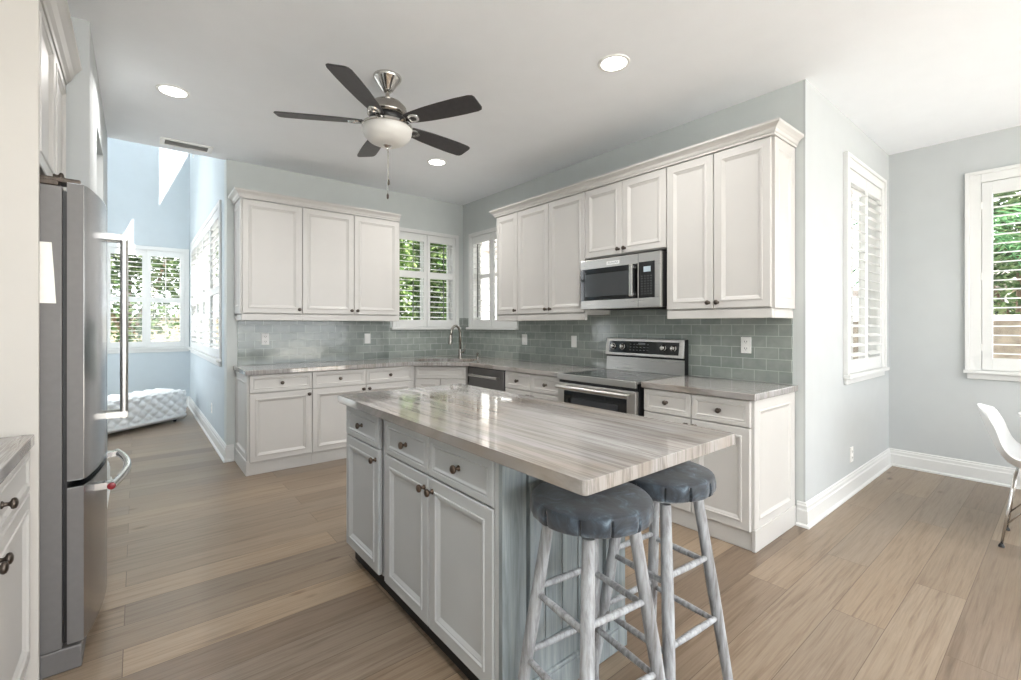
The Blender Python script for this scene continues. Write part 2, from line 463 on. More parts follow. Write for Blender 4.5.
# ------------------------------------------------------------------ room shell
def wall_grid(us, zs, holes):
    """cells of a wall plane that are not in a hole"""
    us = sorted(set(us + [h[0] for h in holes] + [h[1] for h in holes])); zs = sorted(set(zs + [h[2] for h in holes] + [h[3] for h in holes]))
    for i in range(len(us) - 1):
        for j in range(len(zs) - 1):
            u = (us[i] + us[i + 1]) / 2; z = (zs[j] + zs[j + 1]) / 2
            if not any(h[0] < u < h[1] and h[2] < z < h[3] for h in holes):
                yield us[i], us[i + 1], zs[j], zs[j + 1]
def wall_x(name, x0, x1, y, th, z1, holes, mat, label, z0=0, skim=None):
    mb = MB()
    for a, b, c, d in wall_grid([x0, x1], [z0, z1], holes): mb.box(a, b, y, y + th, c, d)
    if skim: mb.box(skim, x0, y, y + .012, z0, z1)
    return struct(name, mb, mat, label, 'wall')
def wall_y(name, y0, y1, x, th, z1, holes, mat, label, z0=0):
    mb = MB()
    for a, b, c, d in wall_grid([y0, y1], [z0, z1], holes): mb.box(x, x + th, a, b, c, d)
    return struct(name, mb, mat, label, 'wall')

struct('floor', MB().box(-4.6, WX + .15, -9.2, ND + .15, -.12, 0), 'floor', 'wide-plank greyed oak floor running through kitchen and nook', 'floor')
WA = (-.962, -.125, 1.28, 2.435)      # x0 x1 z0 z1
WB = (-1.085, -.208, 1.28, 2.435)      # y0 y1
WC = (.86, 1.78, .93, 2.51)
WD = (-5.75, -4.63, .93, 2.49)
WN = (-3.72, -2.76, .96, 2.47)       # nook back wall
WR = (.40, 3.50, .96, 2.52)          # nook side wall
NH = 6.3; CL1 = (3.37, 3.92, 4.09, 6.1); CL2 = (2.86, 3.24, 3.85, 4.98); CL3 = (.30, 2.78, 3.85, 5.9); NL = (1.0, 2.8, .9, 3.5)
wall_x('wall_rear', NX, .15, 0, .15, CEIL, [WA], 'paint', 'pale blue-grey wall behind the three-door wall cabinets and sink window')
wall_y('wall_range', -LB + .012, 0, 0, .15, CEIL, [WB], 'paint', 'blue-grey wall behind the range and microwave')
wall_x('wall_dining', .15, WX + .15, -LB, .15, CEIL, [WC], 'greige', 'pale grey wall with the narrow shuttered window seen edge-on', skim=.0002)
wall_y('wall_right', -9.05, -LB, WX, .15, CEIL, [WD], 'greige', 'greige wall with the shuttered window behind the white chair')
wall_x('wall_front', -4.35, WX, -9.2, .15, CEIL, [(-3.9, 1.7, .05, 2.55)], 'greige', 'wall behind the camera with a wide terrace opening')
wall_y('wall_left', -9.05, -1.86, -4.5, .15, CEIL, [], 'paint', 'wall behind the refrigerator and left counter')
mb = MB().box(-4.5, -3.55, -1.86, -1.32, 0, CEIL).box(-4.5, -3.70, -1.32, -.62, 0, CEIL).box(-3.70, -3.55, -1.32, -.62, 2.55, CEIL).box(-4.5, -3.55, -.62, .05, 0, CEIL)
struct('wall_pier', mb, 'greige', 'grey wall pier with a tall recess beyond the refrigerator', 'wall')
wall_x('wall_nook_back', -4.35, NX + .15, ND, .15, NH, [WN], 'nook_tint', 'tall blue wall at the end of the nook with sun patches')
wall_y('wall_nook_side', .15, ND, NX, .15, NH, [WR, CL1, CL2, CL3], 'nook_tint', 'blue nook wall with a row of shutters on its right side')
struct('wall_nook_side_end', MB().box(NX, NX + .15, 0, .15, CEIL, NH), 'nook_tint', 'upper end of the blue nook wall', 'wall')
wall_y('wall_nook_left', .05, ND, -4.5, .15, NH, [NL], 'nook_tint', 'blue wall on the left of the nook')
wall_x('wall_nook_header', -4.5, NX, .0, .15, NH, [], 'nook_tint', 'blue wall above the nook opening', z0=CEIL + .2)
struct('ceiling', MB().box(-4.6, WX + 1.05, -9.3, .05, CEIL, CEIL + .2).box(NX + .15, WX + 1.05, .05, .8, CEIL, CEIL + .2),  # parts beyond the walls are unseen eaves added to block the sun
       'ceiling' if 'ceiling' in M else 'ceil', 'flat white kitchen ceiling', 'ceiling')
struct('ceiling_nook', MB().box(-4.6, NX + .15, .0, ND + .15, NH, NH + .15), 'ceil', 'high white ceiling over the nook', 'ceiling')

BP = [(0, .001), (.017, .001), (.017, .105), (.012, .115), (.012, .135), (.007, .142), (.007, .152), (0, .158)]
def baseboard(name, path, label, side=1):
    mb = sweep(path, BP, side=side)
    mb.join(sweep(path, [(.017, .001), (.030, .001), (.028, .014), (.017, .022)], side=side))
    return struct(name, mb, 'trim', label, 'baseboard', smooth=False)
baseboard('baseboard_nook', [(-4.3, ND), (NX, ND), (NX, 0), (-2.63, 0)], 'white stepped baseboard along the nook walls')
baseboard('baseboard_dining', [(0, -3.975), (0, -LB), (WX, -LB), (WX, -9.0)], 'white stepped baseboard along the dining walls')
baseboard('baseboard_pier', [(-3.55, -1.8), (-3.55, .05)], 'white baseboard on the wall pier beyond the refrigerator', side=1)

# ------------------------------------------------------------------ windows and shutters (local: x along the wall, interior towards -y)
def louver_mb(x0, x1, z0, z1, pitch, tilt, y, depth=.064):
    n = max(1, round((z1 - z0) / pitch)); p = (z1 - z0) / n; mb = MB()
    c, s = math.cos(tilt), math.sin(tilt); h = .0048; w = depth / 2
    sec = [(-w, 0), (-w * .6, h * .8), (0, h), (w * .6, h * .8), (w, 0), (w * .6, -h * .8), (0, -h), (-w * .6, -h * .8)]
    for i in range(n):
        zc = z0 + p * (i + .5)
        pts = [(y + a * c - b * s, zc + a * s + b * c) for a, b in sec]
        k = len(pts)
        mb.add([(x0, a, b) for a, b in pts] + [(x1, a, b) for a, b in pts],
               [tuple(range(k)), tuple(range(2 * k - 1, k - 1, -1))] + [(i2, (i2 + 1) % k, (i2 + 1) % k + k, i2 + k) for i2 in range(k)])
    return mb
def shutter(parent_loc, rz, x0, x1, z0, z1, y, label, group, tilt=.12, stile=.05, rail=.085, mid=None, pitch=.069, rod=0.0, hinge=None, rodmat=None):
    """one shutter panel; x,z in the window's local frame"""
    ca, sa = math.cos(rz), math.sin(rz)
    bx = (x0 + x1) / 2
    t = thing('plantation_shutter', label, 'shutter', (parent_loc[0] + bx * ca - y * sa, parent_loc[1] + bx * sa + y * ca, z0), rz, group)
    w = x1 - x0; h = z1 - z0; a, b = -w / 2, w / 2; th = .014
    f = MB().box(a, a + stile, -th, th, 0, h).box(b - stile, b, -th, th, 0, h)
    f.box(a + stile, b - stile, -th * .95, th * .95, 0, rail).box(a + stile, b - stile, -th * .95, th * .95, h - rail, h)
    secs = [(rail, h - rail)]
    if mid:
        mz = mid - z0
        f.box(a + stile, b - stile, -th * .95, th * .95, mz - .04, mz + .04); secs = [(rail, mz - .04), (mz + .04, h - rail)]
    obj('frame', f, 'trim', t, bevel=.002)
    for q0, q1 in secs:
        obj('louvers', louver_mb(a + stile + .002, b - stile - .002, q0, q1, pitch, tilt, 0), 'trim', t, smooth=True, auto=50)
        ry = -.046 if rodmat else .041
        r = MB().box(rod - .005, rod + .005, ry - .005, ry + .005, q0 + .03, q1 - .02)
        obj('tilt_rod', r, rodmat or 'trim', t, bevel=.002)  # rodmat paints the rod dark, as if backlit
    for q in (.12, .5, .88) if hinge else (): obj('hinge', MB().box(b - .004 if hinge == 'r' else a - .006, b + .006 if hinge == 'r' else a + .004, -th - .004, -th + .006, h * q - .03, h * q + .03), 'white', t)
    return t
def window(name, loc, rz, w, z0, z1, label, casing=.09, meeting=None, sill=True, cth=.02, vbars=1, apron=True, meet=True, sashes=True):
    t = bpy.data.objects.new(name, None); COL.objects.link(t); t.location = loc; t.rotation_euler = (0, 0, rz)
    tag(t, label, 'window', None, 'structure')
    c = casing
    f = MB().box(-c, 0, -cth, 0, z0 - (0 if sill else c), z1 + c).box(w, w + c, -cth, 0, z0 - (0 if sill else c), z1 + c).box(0, w, -cth, 0, z1, z1 + c)
    if c > .06:      # back band
        f.box(-c - .012, -c + .016, -cth - .012, 0, z0, z1 + c + .012).box(w + c - .016, w + c + .012, -cth - .012, 0, z0, z1 + c + .012).box(-c + .016, w + c - .016, -cth - .012, 0, z1 + c - .016, z1 + c + .012)
    obj('casing', f, 'trim', t, bevel=.003)
    j = MB().box(0, .018, 0, .15, z0, z1).box(w - .018, w, 0, .15, z0, z1).box(.018, w - .018, 0, .15, z1 - .018, z1).box(.018, w - .018, 0, .15, z0, z0 + .018)
    obj('jamb', j, 'trim', t)
    if sill:
        sm_ = MB().box(-c - .02, w + c + .02, -.05, 0, z0 - .028, z0)
        if apron: sm_.box(-c, w + c, -.02, 0, z0 - .075, z0 - .028)
        obj('sill', sm_, 'trim', t, bevel=.004)
    a, b = .018, w - .018; m = meeting or (z0 + z1) / 2; sw = .04
    s = MB()
    s.box(a, a + sw, .085, .12, z0 + .018, z1 - .018).box(b - sw, b, .085, .12, z0 + .018, z1 - .018)
    s.box(a + sw, b - sw, .085, .12, z0 + .018, z0 + .06).box(a + sw, b - sw, .085, .12, z1 - .06, z1 - .018)
    if meet: s.box(a + sw, b - sw, .085, .12, m - .03, m + .03)
    for k in range(vbars):
        x = a + (b - a) * (k + 1) / (vbars + 1); s.box(x - .03, x + .03, .085, .12, z0 + .06, m - .03).box(x - .03, x + .03, .085, .12, m + .03, z1 - .06)
    if sashes: obj('sash', s, 'trim', t, bevel=.002)
    obj('pane', MB().box(a + .01, b - .01, .1, .106, z0 + .03, z1 - .03), 'glass', t)
    return t
# rear wall (over the sink)
window('window_1', (WA[0], 0, 0), 0, WA[1] - WA[0], WA[2], WA[3], 'white shuttered window in the rear wall over the sink', .045, 1.93, apron=False)
window('window_2', (0, WB[1], 0), RB, WB[1] - WB[0], WB[2], WB[3], 'white shuttered window in the range wall by the corner', .05, 1.93, apron=False)
window('window_3', (WC[0], -LB, 0), 0, WC[1] - WC[0], WC[2], WC[3], 'narrow white window seen edge-on in the pale grey wall', .085, meet=False)
window('window_4', (WX, WD[1], 0), RB, WD[1] - WD[0], WD[2], WD[3], 'white framed window at the right edge of the photo', .085, meet=False, vbars=0)
window('window_5', (WN[0], ND, 0), 0, WN[1] - WN[0], WN[2], WN[3], 'white window in the end wall of the nook', .06)
window('window_6', (NX, WR[1], 0), RB, WR[1] - WR[0], WR[2], WR[3], 'long shuttered window on the side wall of the nook', .06, vbars=3)
for nm, c, lb in (('window_7', CL1, 'high clerestory window nearest the nook end wall'), ('window_8', CL2, 'high clerestory window second from the nook end wall'), ('fill_window_9', CL3, 'wide unseen clerestory window added to brighten the nook')):  # the last, wide one is unseen and added to light the nook
    window(nm, (NX, c[1], 0), RB, c[1] - c[0], c[2], c[3], lb, .02, sill=False, vbars=0, sashes=False)
window('fill_window_10', (-4.35, NL[0], 0), PI / 2, NL[1] - NL[0], NL[2], NL[3], 'unseen tall window added to light the nook from its left wall', .05, sashes=True, vbars=2)  # unseen window, added to let daylight into the nook
g = 'shutters over the sink'
w = (WA[1] - WA[0]) / 2
shutter((WA[0], 0, 0), 0, .004, w - .003, WA[2] + .004, WA[3] - .004, .0, 'left shutter panel of the window over the sink, beside the wall cabinets', g, mid=1.93, tilt=.16, rod=.0, rodmat='greydark', stile=.041, rail=.088)
shutter((WA[0], 0, 0), 0, w + .003, 2 * w - .004, WA[2] + .004, WA[3] - .004, .0, 'right shutter panel of the window over the sink, nearest the corner', g, mid=1.93, tilt=.16, rod=.01, rodmat='greydark', stile=.041, rail=.088)
w = (WB[1] - WB[0]) / 2
g = 'shutters beside the range-wall cabinets'
shutter((0, WB[1], 0), RB, .004, w - .003, WB[2] + .004, WB[3] - .004, .0, 'shutter panel on the range wall nearest the room corner', g, tilt=.16, rod=-.03, rodmat='greydark', stile=.046, rail=.09)
shutter((0, WB[1], 0), RB, w + .003, 2 * w - .004, WB[2] + .004, WB[3] - .004, .0, 'shutter panel on the range wall mostly hidden behind the wall cabinets', g, tilt=.16, stile=.046, rail=.09)
w = (WC[1] - WC[0]) / 2
g = 'shutters of the edge-on window'
shutter((WC[0], -LB, 0), 0, .004, w - .003, WC[2] + .004, WC[3] - .004, .0, 'left shutter panel of the narrow window seen edge-on', g, tilt=.35, stile=.034, rail=.10, pitch=.076)
shutter((WC[0], -LB, 0), 0, w + .003, 2 * w - .004, WC[2] + .004, WC[3] - .004, .0, 'right shutter panel of the narrow window seen edge-on, nearest the wall corner', g, tilt=.35, stile=.034, rail=.10, pitch=.076)
w = (WD[1] - WD[0]) / 2
g = 'shutters behind the white chair'
shutter((WX, WD[1], 0), RB, .004, w - .003, WD[2] + .004, WD[3] - .004, .0, 'shutter panel with open louvers at the right edge of the photo', g, tilt=.03, stile=.06, rail=.10, hinge='l', pitch=.074)
shutter((WX, WD[1], 0), RB, w + .003, 2 * w - .004, WD[2] + .004, WD[3] - .004, .0, 'second shutter panel of the window at the right edge, outside the frame', g, tilt=.03, stile=.06, rail=.10)
w = (WN[1] - WN[0]) / 2
g = 'shutters on the nook end wall'
shutter((WN[0], ND, 0), 0, .004, w - .003, WN[2] + .004, WN[3] - .004, .0, 'left shutter panel on the nook end wall, behind the refrigerator handle', g, mid=1.70, tilt=.05, stile=.05, rail=.09)
shutter((WN[0], ND, 0), 0, w + .003, 2 * w - .004, WN[2] + .004, WN[3] - .004, .0, 'right shutter panel on the nook end wall, nearest the side shutters', g, mid=1.70, tilt=.05, stile=.05, rail=.09)
g = 'shutters along the nook side wall'
w = (WR[1] - WR[0]) / 4
for k, lb in enumerate(('shutter panel farthest along the nook side wall, at the far corner', 'second shutter panel from the far corner on the nook side wall',
                        'third shutter panel from the far corner on the nook side wall', 'nearest shutter panel on the nook side wall, beside the wall cabinets')):
    shutter((NX, WR[1], 0), RB, w * k + .004, w * (k + 1) - .004, WR[2] + .004, WR[3] - .004, .0, lb, g, mid=1.68, tilt=.45, stile=.05, rail=.09)

# ------------------------------------------------------------------ cabinets (local: x along the front, front plane y=0 facing -y, z from floor)
DP = [(0, -.004), (.004, 0), (.046, 0), (.048, .004), (.056, .0045), (.061, -.001), (.064, -.001), (.077, -.009), (.083, -.009)]
DRP = [(0, -.003), (.003, 0), (.024, 0), (.026, -.003), (.031, -.003), (.034, .0005), (.040, -.004), (.043, -.005)]
def knob(parent, x, z, y, mat='pewter'):
    m = MB().lathe([(.011, 0), (.011, .003), (.0065, .006), (.0055, .014), (.008, .018), (.015, .021), (.0165, .026), (.0145, .031), (.008, .034), (.002, .035)], (x, y, z), 'y', 16)
    return obj('knob', m, mat, parent, smooth=True)
def door(parent, x0, x1, z0, z1, kn=None, mat='cab', kmat='pewter', y=0, t=.021):
    m = MB().panel(x0, z0, x1 - x0, z1 - z0, y - .0015, t, DP)
    d = obj('door', m, mat, parent)
    if kn: knob(d, kn[0], kn[1], y - .0015 - t, kmat)
    return d
def drawer(parent, x0, x1, z0, z1, mat='cab', kmat='pewter', y=0, t=.021, kn=True):
    m = MB().panel(x0, z0, x1 - x0, z1 - z0, y - .0015, t, DRP)
    d = obj('drawer', m, mat, parent)
    if kn: knob(d, (x0 + x1) / 2, (z0 + z1) / 2, y - .0015 - t + .005, kmat)
    return d
G = .0025
def end_panel(parent, w, z0, h, at_x, mat, right=True, depth_dir=1):
    """recessed panel on the side of a cabinet (local side face at x=at_x, from y=0 back to y=w)"""
    m = MB().panel(0, 0, w, h, 0, .014, [(0, 0), (.062, 0), (.066, .003), (.073, .003), (.08, -.003), (.09, -.008)])
    if right: X = Matrix.Translation((at_x, 0, z0)) @ Matrix.Rotation(PI / 2, 4, 'Z')
    else: X = Matrix.Translation((at_x, w, z0)) @ Matrix.Rotation(-PI / 2, 4, 'Z')
    return obj('end_panel', m.xf(X), mat, parent)
def base_cab(loc, rz, cols, label, depth=.585, dz=(.715, .868), bottom=.115, ends='', kns=None, group=None, drw=True, kick=True):
    """cols = x edges of the columns; kns per column 'l' or 'r' knob side of the door"""
    t = thing('base_cabinet', label, 'cabinet', loc, rz, group)
    x0, x1 = cols[0], cols[-1]
    obj('carcass', MB().box(x0, x1, 0, depth, bottom - .005, .872), 'cab', t)
    obj('base_board', MB().box(x0, x1, .004, depth, .0, bottom - .006), 'cab', t, bevel=.002)
    for i in range(len(cols) - 1):
        a, b = cols[i] + G, cols[i + 1] - G
        if drw: drawer(t, a, b, dz[0], dz[1])
        side = kns[i]
        kx = (b - .028) if side == 'r' else (a + .028)
        door(t, a, b, bottom, dz[0] - .006, (kx, dz[0] - .045))
    if 'l' in ends:
        end_panel(t, depth, bottom - .01, .872 - bottom + .01, x0, 'cab', right=False)
        obj('base_board', MB().box(x0 - .022, x0, -.004, depth, .0, bottom + .012), 'cab', t, bevel=.003)
    if 'r' in ends:
        end_panel(t, depth, bottom - .01, .872 - bottom + .01, x1, 'cab', right=True)
        obj('base_board', MB().box(x1, x1 + .022, -.004, depth, .0, bottom + .012), 'cab', t, bevel=.003)
    return t
FB = -.61
base_cab((-2.605, FB, 0), 0, [0, .518], 'single-door white base cabinet at the left end of the rear counter, beside the nook', kns='r', ends='l', depth=.60)
t = base_cab((-2.087, FB, 0), 0, [0, .515, 1.03], 'white base cabinet with two drawers and two doors left of the sink', kns='rl', depth=.60)
obj('filler', MB().box(1.031, 1.058, -.012, .3, .0, .872), 'cab', t)
base_cab((FB, -1.69, 0), RB, [0, .37, .755], 'white base cabinet with two drawers between dishwasher and range', kns='rl', depth=.60)
base_cab((FB, -3.235, 0), RB, [0, .352, .715], 'white base cabinet with two drawers right of the range, panelled end showing', kns='rl', ends='r', depth=.60)
# corner sink base set diagonally
dl = .58
t = thing('sink_cabinet', 'white diagonal sink base cabinet in the corner under the faucet', 'cabinet', (-1.025, -.615, 0), -PI / 4)
obj('carcass', MB().box(0, dl, 0, .45, .11, .66).box(0, dl, 0, .02, .66, .872), 'cab', t)
obj('base_board', MB().box(0, dl, .004, .45, 0, .109), 'cab', t)
obj('false_front', MB().panel(.012, .735, dl - .024, .128, -.0015, .021, DRP), 'cab', t)
door(t, .012, dl / 2 - G, .115, .728, (dl / 2 - .03, .60)); door(t, dl / 2 + G, dl - .012, .115, .728, (dl / 2 + .03, .60))

FU = -.33
def upper_cab(loc, rz, cols, label, z0, z1, kns, depth=.308, ends='', rail=True, group=None):
    t = thing('wall_cabinet', label, 'cabinet', (loc[0], loc[1], z0), rz, group)
    x0, x1 = cols[0], cols[-1]; h = z1 - z0
    obj('carcass', MB().box(x0, x1, 0, depth, 0, h), 'cab', t)
    for i in range(len(cols) - 1):
        a, b = cols[i] + G, cols[i + 1] - G
        kx = (b - .028) if kns[i] == 'r' else (a + .028)
        door(t, a, b, .006, h - .004, (kx, .045))
    if 'r' in ends: end_panel(t, depth, .0, h, x1, 'cab', True)
    if 'l' in ends: end_panel(t, depth, .0, h, x0, 'cab', False)
    if rail:
        r = MB().box(x0 + (0 if 'l' not in ends else -.004), x1 + (0 if 'r' not in ends else .004), -.014, .016, -.062, -.001).box(x0, x1, .016, depth, -.012, -.001)
        if 'r' in ends: r.box(x1 - .02, x1 + .004, .016, depth, -.062, -.012)
        if 'l' in ends: r.box(x0 - .004, x0 + .02, .016, depth, -.062, -.012)
        obj('light_rail', r, 'cab', t, bevel=.004)
    return t
Z0, Z1 = 1.412, 2.462
upper_cab((-2.615, FU, 0), 0, [0, .515], 'single-door white wall cabinet at the left end of the rear wall', Z0, Z1, 'r', ends='l', depth=.318)
upper_cab((-2.10, FU, 0), 0, [0, .512, 1.02], 'double-door white wall cabinet left of the sink window', Z0, Z1, 'rl', ends='r', depth=.318)
upper_cab((FU, -1.19, 0), RB, [0, .35], 'narrow single-door white wall cabinet right of the corner window', Z0, Z1, 'r', ends='l', depth=.318)
upper_cab((FU, -1.54, 0), RB, [0, .455, .905], 'tall double-door white wall cabinet left of the microwave', Z0, Z1, 'rl', depth=.318)
upper_cab((FU, -2.447, 0), RB, [0, .392, .788], 'short double-door white wall cabinet above the microwave', 1.872, Z1, 'rl', rail=False, depth=.318)
upper_cab((FU, -3.237, 0), RB, [0, .352, .715], 'tall double-door white wall cabinet right of the microwave, panelled end showing', Z0, Z1, 'rl', ends='r', depth=.318)
CP = [(-.012, .0), (.010, .0), (.010, .012), (.017, .018), (.022, .034), (.034, .046), (.048, .056), (.052, .060), (.052, .074), (-.012, .074)]
def crown(name, path, z, label, side=1):
    return single(name, sweep(path, [(o, z + h) for o, h in CP], side=side), 'cab', label, 'molding')
crown('crown_molding', [(-2.629, -.012), (-2.629, FU - .022), (-1.080, FU - .022)], Z1 + .001, 'white crown molding along the top of the rear wall cabinets', 1)
crown('crown_molding', [(-.012, -1.176), (FU - .022, -1.176), (FU - .022, -3.966), (-.012, -3.966)], Z1 + .001, 'long white crown molding along the top of the range-wall cabinets', 1)

# ------------------------------------------------------------------ countertops, sink, faucet
def slab(outer, holes, z0, z1):
    bm = bmesh.new(); edges = []
    for loop in [outer] + holes:
        vs = [bm.verts.new((x, y, z0)) for x, y in loop]
        edges += [bm.edges.new((vs[i], vs[(i + 1) % len(vs)])) for i in range(len(vs))]
    r = bmesh.ops.triangle_fill(bm, use_beauty=True, use_dissolve=False, edges=edges)
    fs = [f for f in bm.faces]
    ex = bmesh.ops.extrude_face_region(bm, geom=fs)
    for v in [e for e in ex['geom'] if isinstance(e, bmesh.types.BMVert)]: v.co.z = z1
    bmesh.ops.recalc_face_normals(bm, faces=bm.faces)
    mb = MB()
    bm.verts.index_update()
    mb.v = [tuple(v.co) for v in bm.verts]; mb.f = [tuple(v.index for v in f.verts) for f in bm.faces]
    bm.free(); return mb
def rounded(cx, cy, w, d, r, ang, n=5):
    pts = []
    for sx, sy, a0 in ((1, 1, 0), (-1, 1, 90), (-1, -1, 180), (1, -1, 270)):
        for k in range(n + 1):
            a = math.radians(a0 + 90 * k / n); pts.append((sx * (w / 2 - r) + r * math.cos(a), sy * (d / 2 - r) + r * math.sin(a)))
    c, s = math.cos(ang), math.sin(ang)
    return [(cx + x * c - y * s, cy + x * s + y * c) for x, y in pts]
ZT, ZB = .914, .874
SKC = (-.655, -.655)
hole = rounded(SKC[0], SKC[1], .66, .42, .07, -PI / 4)
mb = slab([(-2.64, -.012), (-2.64, -.65), (-1.11, -.65), (-.65, -1.11), (-.65, -2.452), (-.012, -2.452), (-.012, -.012)], [hole], ZB, ZT)
tag(obj('countertop', mb, 'stone', bevel=.004), 'long grey-beige quartzite countertop running round the sink corner', 'countertop')
mb = slab([(-.65, -3.228), (-.65, -3.985), (-.012, -3.985), (-.012, -3.228)], [], ZB, ZT)
tag(obj('countertop', mb, 'stone', bevel=.004), 'short quartzite countertop right of the range', 'countertop')
# sink basin: open shell
t = thing('sink', 'undermount stainless sink basin in the corner counter', 'sink', (SKC[0], SKC[1], ZB - .19), -PI / 4)
def ringmesh(levels, n):
    mb = MB(); vs = []; fs = []
    for w, d, r, z in levels: vs += [(x, y, z) for x, y in rounded(0, 0, w, d, r, 0)]
    for i in range(len(levels) - 1):
        for k in range(n): k2 = (k + 1) % n; fs.append((i * n + k, i * n + k2, (i + 1) * n + k2, (i + 1) * n + k))
    fs.append(tuple((len(levels) - 1) * n + k for k in range(n)))
    return mb.add(vs, fs)
obj('basin', ringmesh([(.72, .48, .09, .189), (.675, .435, .075, .189), (.665, .425, .07, .02), (.62, .38, .06, .004)], 24), 'sinksteel', t, smooth=True, auto=50)
obj('drain', MB().lathe([(.045, .004), (.045, .008), (.03, .009), (.028, .006)], seg=20), 'chrome', t, smooth=True, auto=40)
t = thing('faucet', 'brushed nickel pull-down gooseneck faucet behind the corner sink', 'faucet', (-.37, -.50, ZT), math.radians(-70))
obj('base', MB().lathe([(.028, 0), (.028, .008), (.022, .014), (.022, .10), (.017, .105)], seg=20), 'nickel', t, smooth=True, auto=40)
# local -y points towards the sink
arc = [(0, 0, .10), (0, 0, .285)] + [(0, -.085 + .085 * math.cos(a), .285 + .10 * math.sin(a)) for a in [PI * k / 10 for k in range(1, 10)]] + [(0, -.173, .27)]
obj('neck', MB().tube(arc, .0155, 14), 'nickel', t, smooth=True)
obj('spray_head', MB().tube([(0, -.173, .275), (0, -.178, .25), (0, -.188, .185), (0, -.190, .17)], [.0165, .019, .024, .020], 14), 'nickel', t, smooth=True, auto=50)
obj('lever', MB().tube([(.015, 0, .07), (.05, 0, .075)], .016, 12).tube([(.05, 0, .075), (.062, .005, .10), (.07, .01, .16)], [.008, .007, .006], 10), 'nickel', t, smooth=True, auto=50)
t = thing('soap_dispenser', 'small nickel soap dispenser right of the faucet', 'soap dispenser', (-.20, -.62, ZT), math.radians(-45))
obj('base', MB().lathe([(.02, 0), (.02, .006), (.011, .012), (.010, .045), (.014, .05), (.014, .062), (.004, .066)], seg=16), 'nickel', t, smooth=True, auto=40)
obj('spout', MB().tube([(0, 0, .058), (0, -.03, .06), (0, -.055, .052)], .0055, 10), 'nickel', t, smooth=True)

# ------------------------------------------------------------------ backsplash
def splash_A():
    mb = MB()
    mb.box(-2.60, -1.03, -.011, -.0005, ZT + .001, 1.399)
    mb.box(-1.03, -.058, -.011, -.0005, ZT + .001, WA[2] - .030)
    mb.box(-.058, -.012, -.011, -.0005, ZT + .001, 1.399)
    return mb
def splash_B():
    mb = MB()
    mb.box(-.011, -.0005, -3.948, -1.157, ZT + .001, 1.399)
    mb.box(-.011, -.0005, -1.157, -.136, ZT + .001, WB[2] - .030)
    mb.box(-.011, -.0005, -.136, -.012, ZT + .001, 1.399)
    mb.box(-.011, -.0005, -3.225, -2.456, 1.399, 1.435).box(-.011, -.0005, -3.225, -2.456, .80, ZT)
    return mb
tag(obj('tile_backsplash', splash_A(), 'tileA'), 'sea-green glass subway tile backsplash under the rear wall cabinets', 'backsplash')
tag(obj('tile_backsplash', splash_B(), 'tileB'), 'grey-green glass subway tile backsplash along the range wall', 'backsplash')

# ------------------------------------------------------------------ outlets and switches
def outlet(loc, rz, label, kind='outlet', w=.07, h=.115):
    t = thing('wall_' + kind, label, kind, loc, rz, 'white wall plates')
    obj('cover_plate', MB().box(-w / 2, w / 2, -.007, -.0005, -h / 2, h / 2), 'white', t, bevel=.002)
    if kind == 'outlet':
        for s in (-1, 1):
            o = obj('socket', MB().box(-.017, .017, -.0095, -.007, s * .024 - .015, s * .024 + .015), 'white', t, bevel=.002)
            obj('slots', MB().box(-.009, -.006, -.0102, -.0094, s * .024 - .004, s * .024 + .007).box(.006, .009, -.0102, -.0094, s * .024 - .004, s * .024 + .007).box(-.002, .002, -.0102, -.0094, s * .024 - .011, s * .024 - .007), 'gap', o)
    else:
        obj('rocker', MB().box(-.016, .016, -.011, -.007, -.033, .033), 'white', t, bevel=.002)
    return t
outlet((-2.36, -.011, 1.167), 0, 'white outlet in the rear backsplash nearest the nook')
outlet((-1.31, -.011, 1.153), 0, 'white switch in the rear backsplash left of the sink window', 'switch')
outlet((-.011, -1.261, 1.146), RB, 'white switch in the range-wall backsplash nearest the corner window', 'switch', w=.085)
outlet((-.011, -2.006, 1.144), RB, 'white switch in the backsplash just left of the range', 'switch')
outlet((-.011, -3.655, 1.164), RB, 'white outlet in the backsplash right of the range')
outlet((.956, -LB, .30), 0, 'white outlet low on the pale grey wall below the edge-on window')
outlet((NX, 1.104, .36), RB, 'white outlet low on the blue nook wall')

# ------------------------------------------------------------------ text helper (lettering on appliances)
def text_mb(body, size, align='CENTER'):
    cu = bpy.data.curves.new('lettering', 'FONT'); cu.body = body; cu.size = size; cu.align_x = align; cu.align_y = 'CENTER'; cu.extrude = .0003
    cu.resolution_u = 2
    o = bpy.data.objects.new('lettering', cu); COL.objects.link(o)
    dg = bpy.context.evaluated_depsgraph_get(); me = bpy.data.meshes.new_from_object(o.evaluated_get(dg))
    mb = MB(); mb.v = [tuple(v.co) for v in me.vertices]; mb.f = [tuple(p.vertices) for p in me.polygons]
    bpy.data.objects.remove(o); bpy.data.curves.remove(cu); bpy.data.meshes.remove(me)
    return mb.xf(Matrix.Rotation(PI / 2, 4, 'X'))       # reads from -y

# ------------------------------------------------------------------ dishwasher
t = thing('dishwasher', 'stainless dishwasher with bar handle right of the corner sink', 'dishwasher', (FB, -1.075, 0), RB)
DW = .605
obj('body', MB().box(0, DW, 0, .57, .10, .868), 'black', t)
obj('toe_kick', MB().box(0, DW, .05, .10, 0, .099), 'kick', t)
obj('door', MB().box(.004, DW - .004, -.026, -.001, .115, .862), 'darksteel', t, bevel=.004)
obj('control_strip', MB().box(.004, DW - .004, -.024, -.002, .862, .870), 'black', t)
obj('handle', MB().tube([(.06, -.066, .79), (DW - .06, -.066, .79)], .012, 12).tube([(.075, -.066, .79), (.075, -.026, .79)], .009, 8).tube([(DW - .075, -.066, .79), (DW - .075, -.026, .79)], .009, 8), 'steel', t, smooth=True, auto=50)

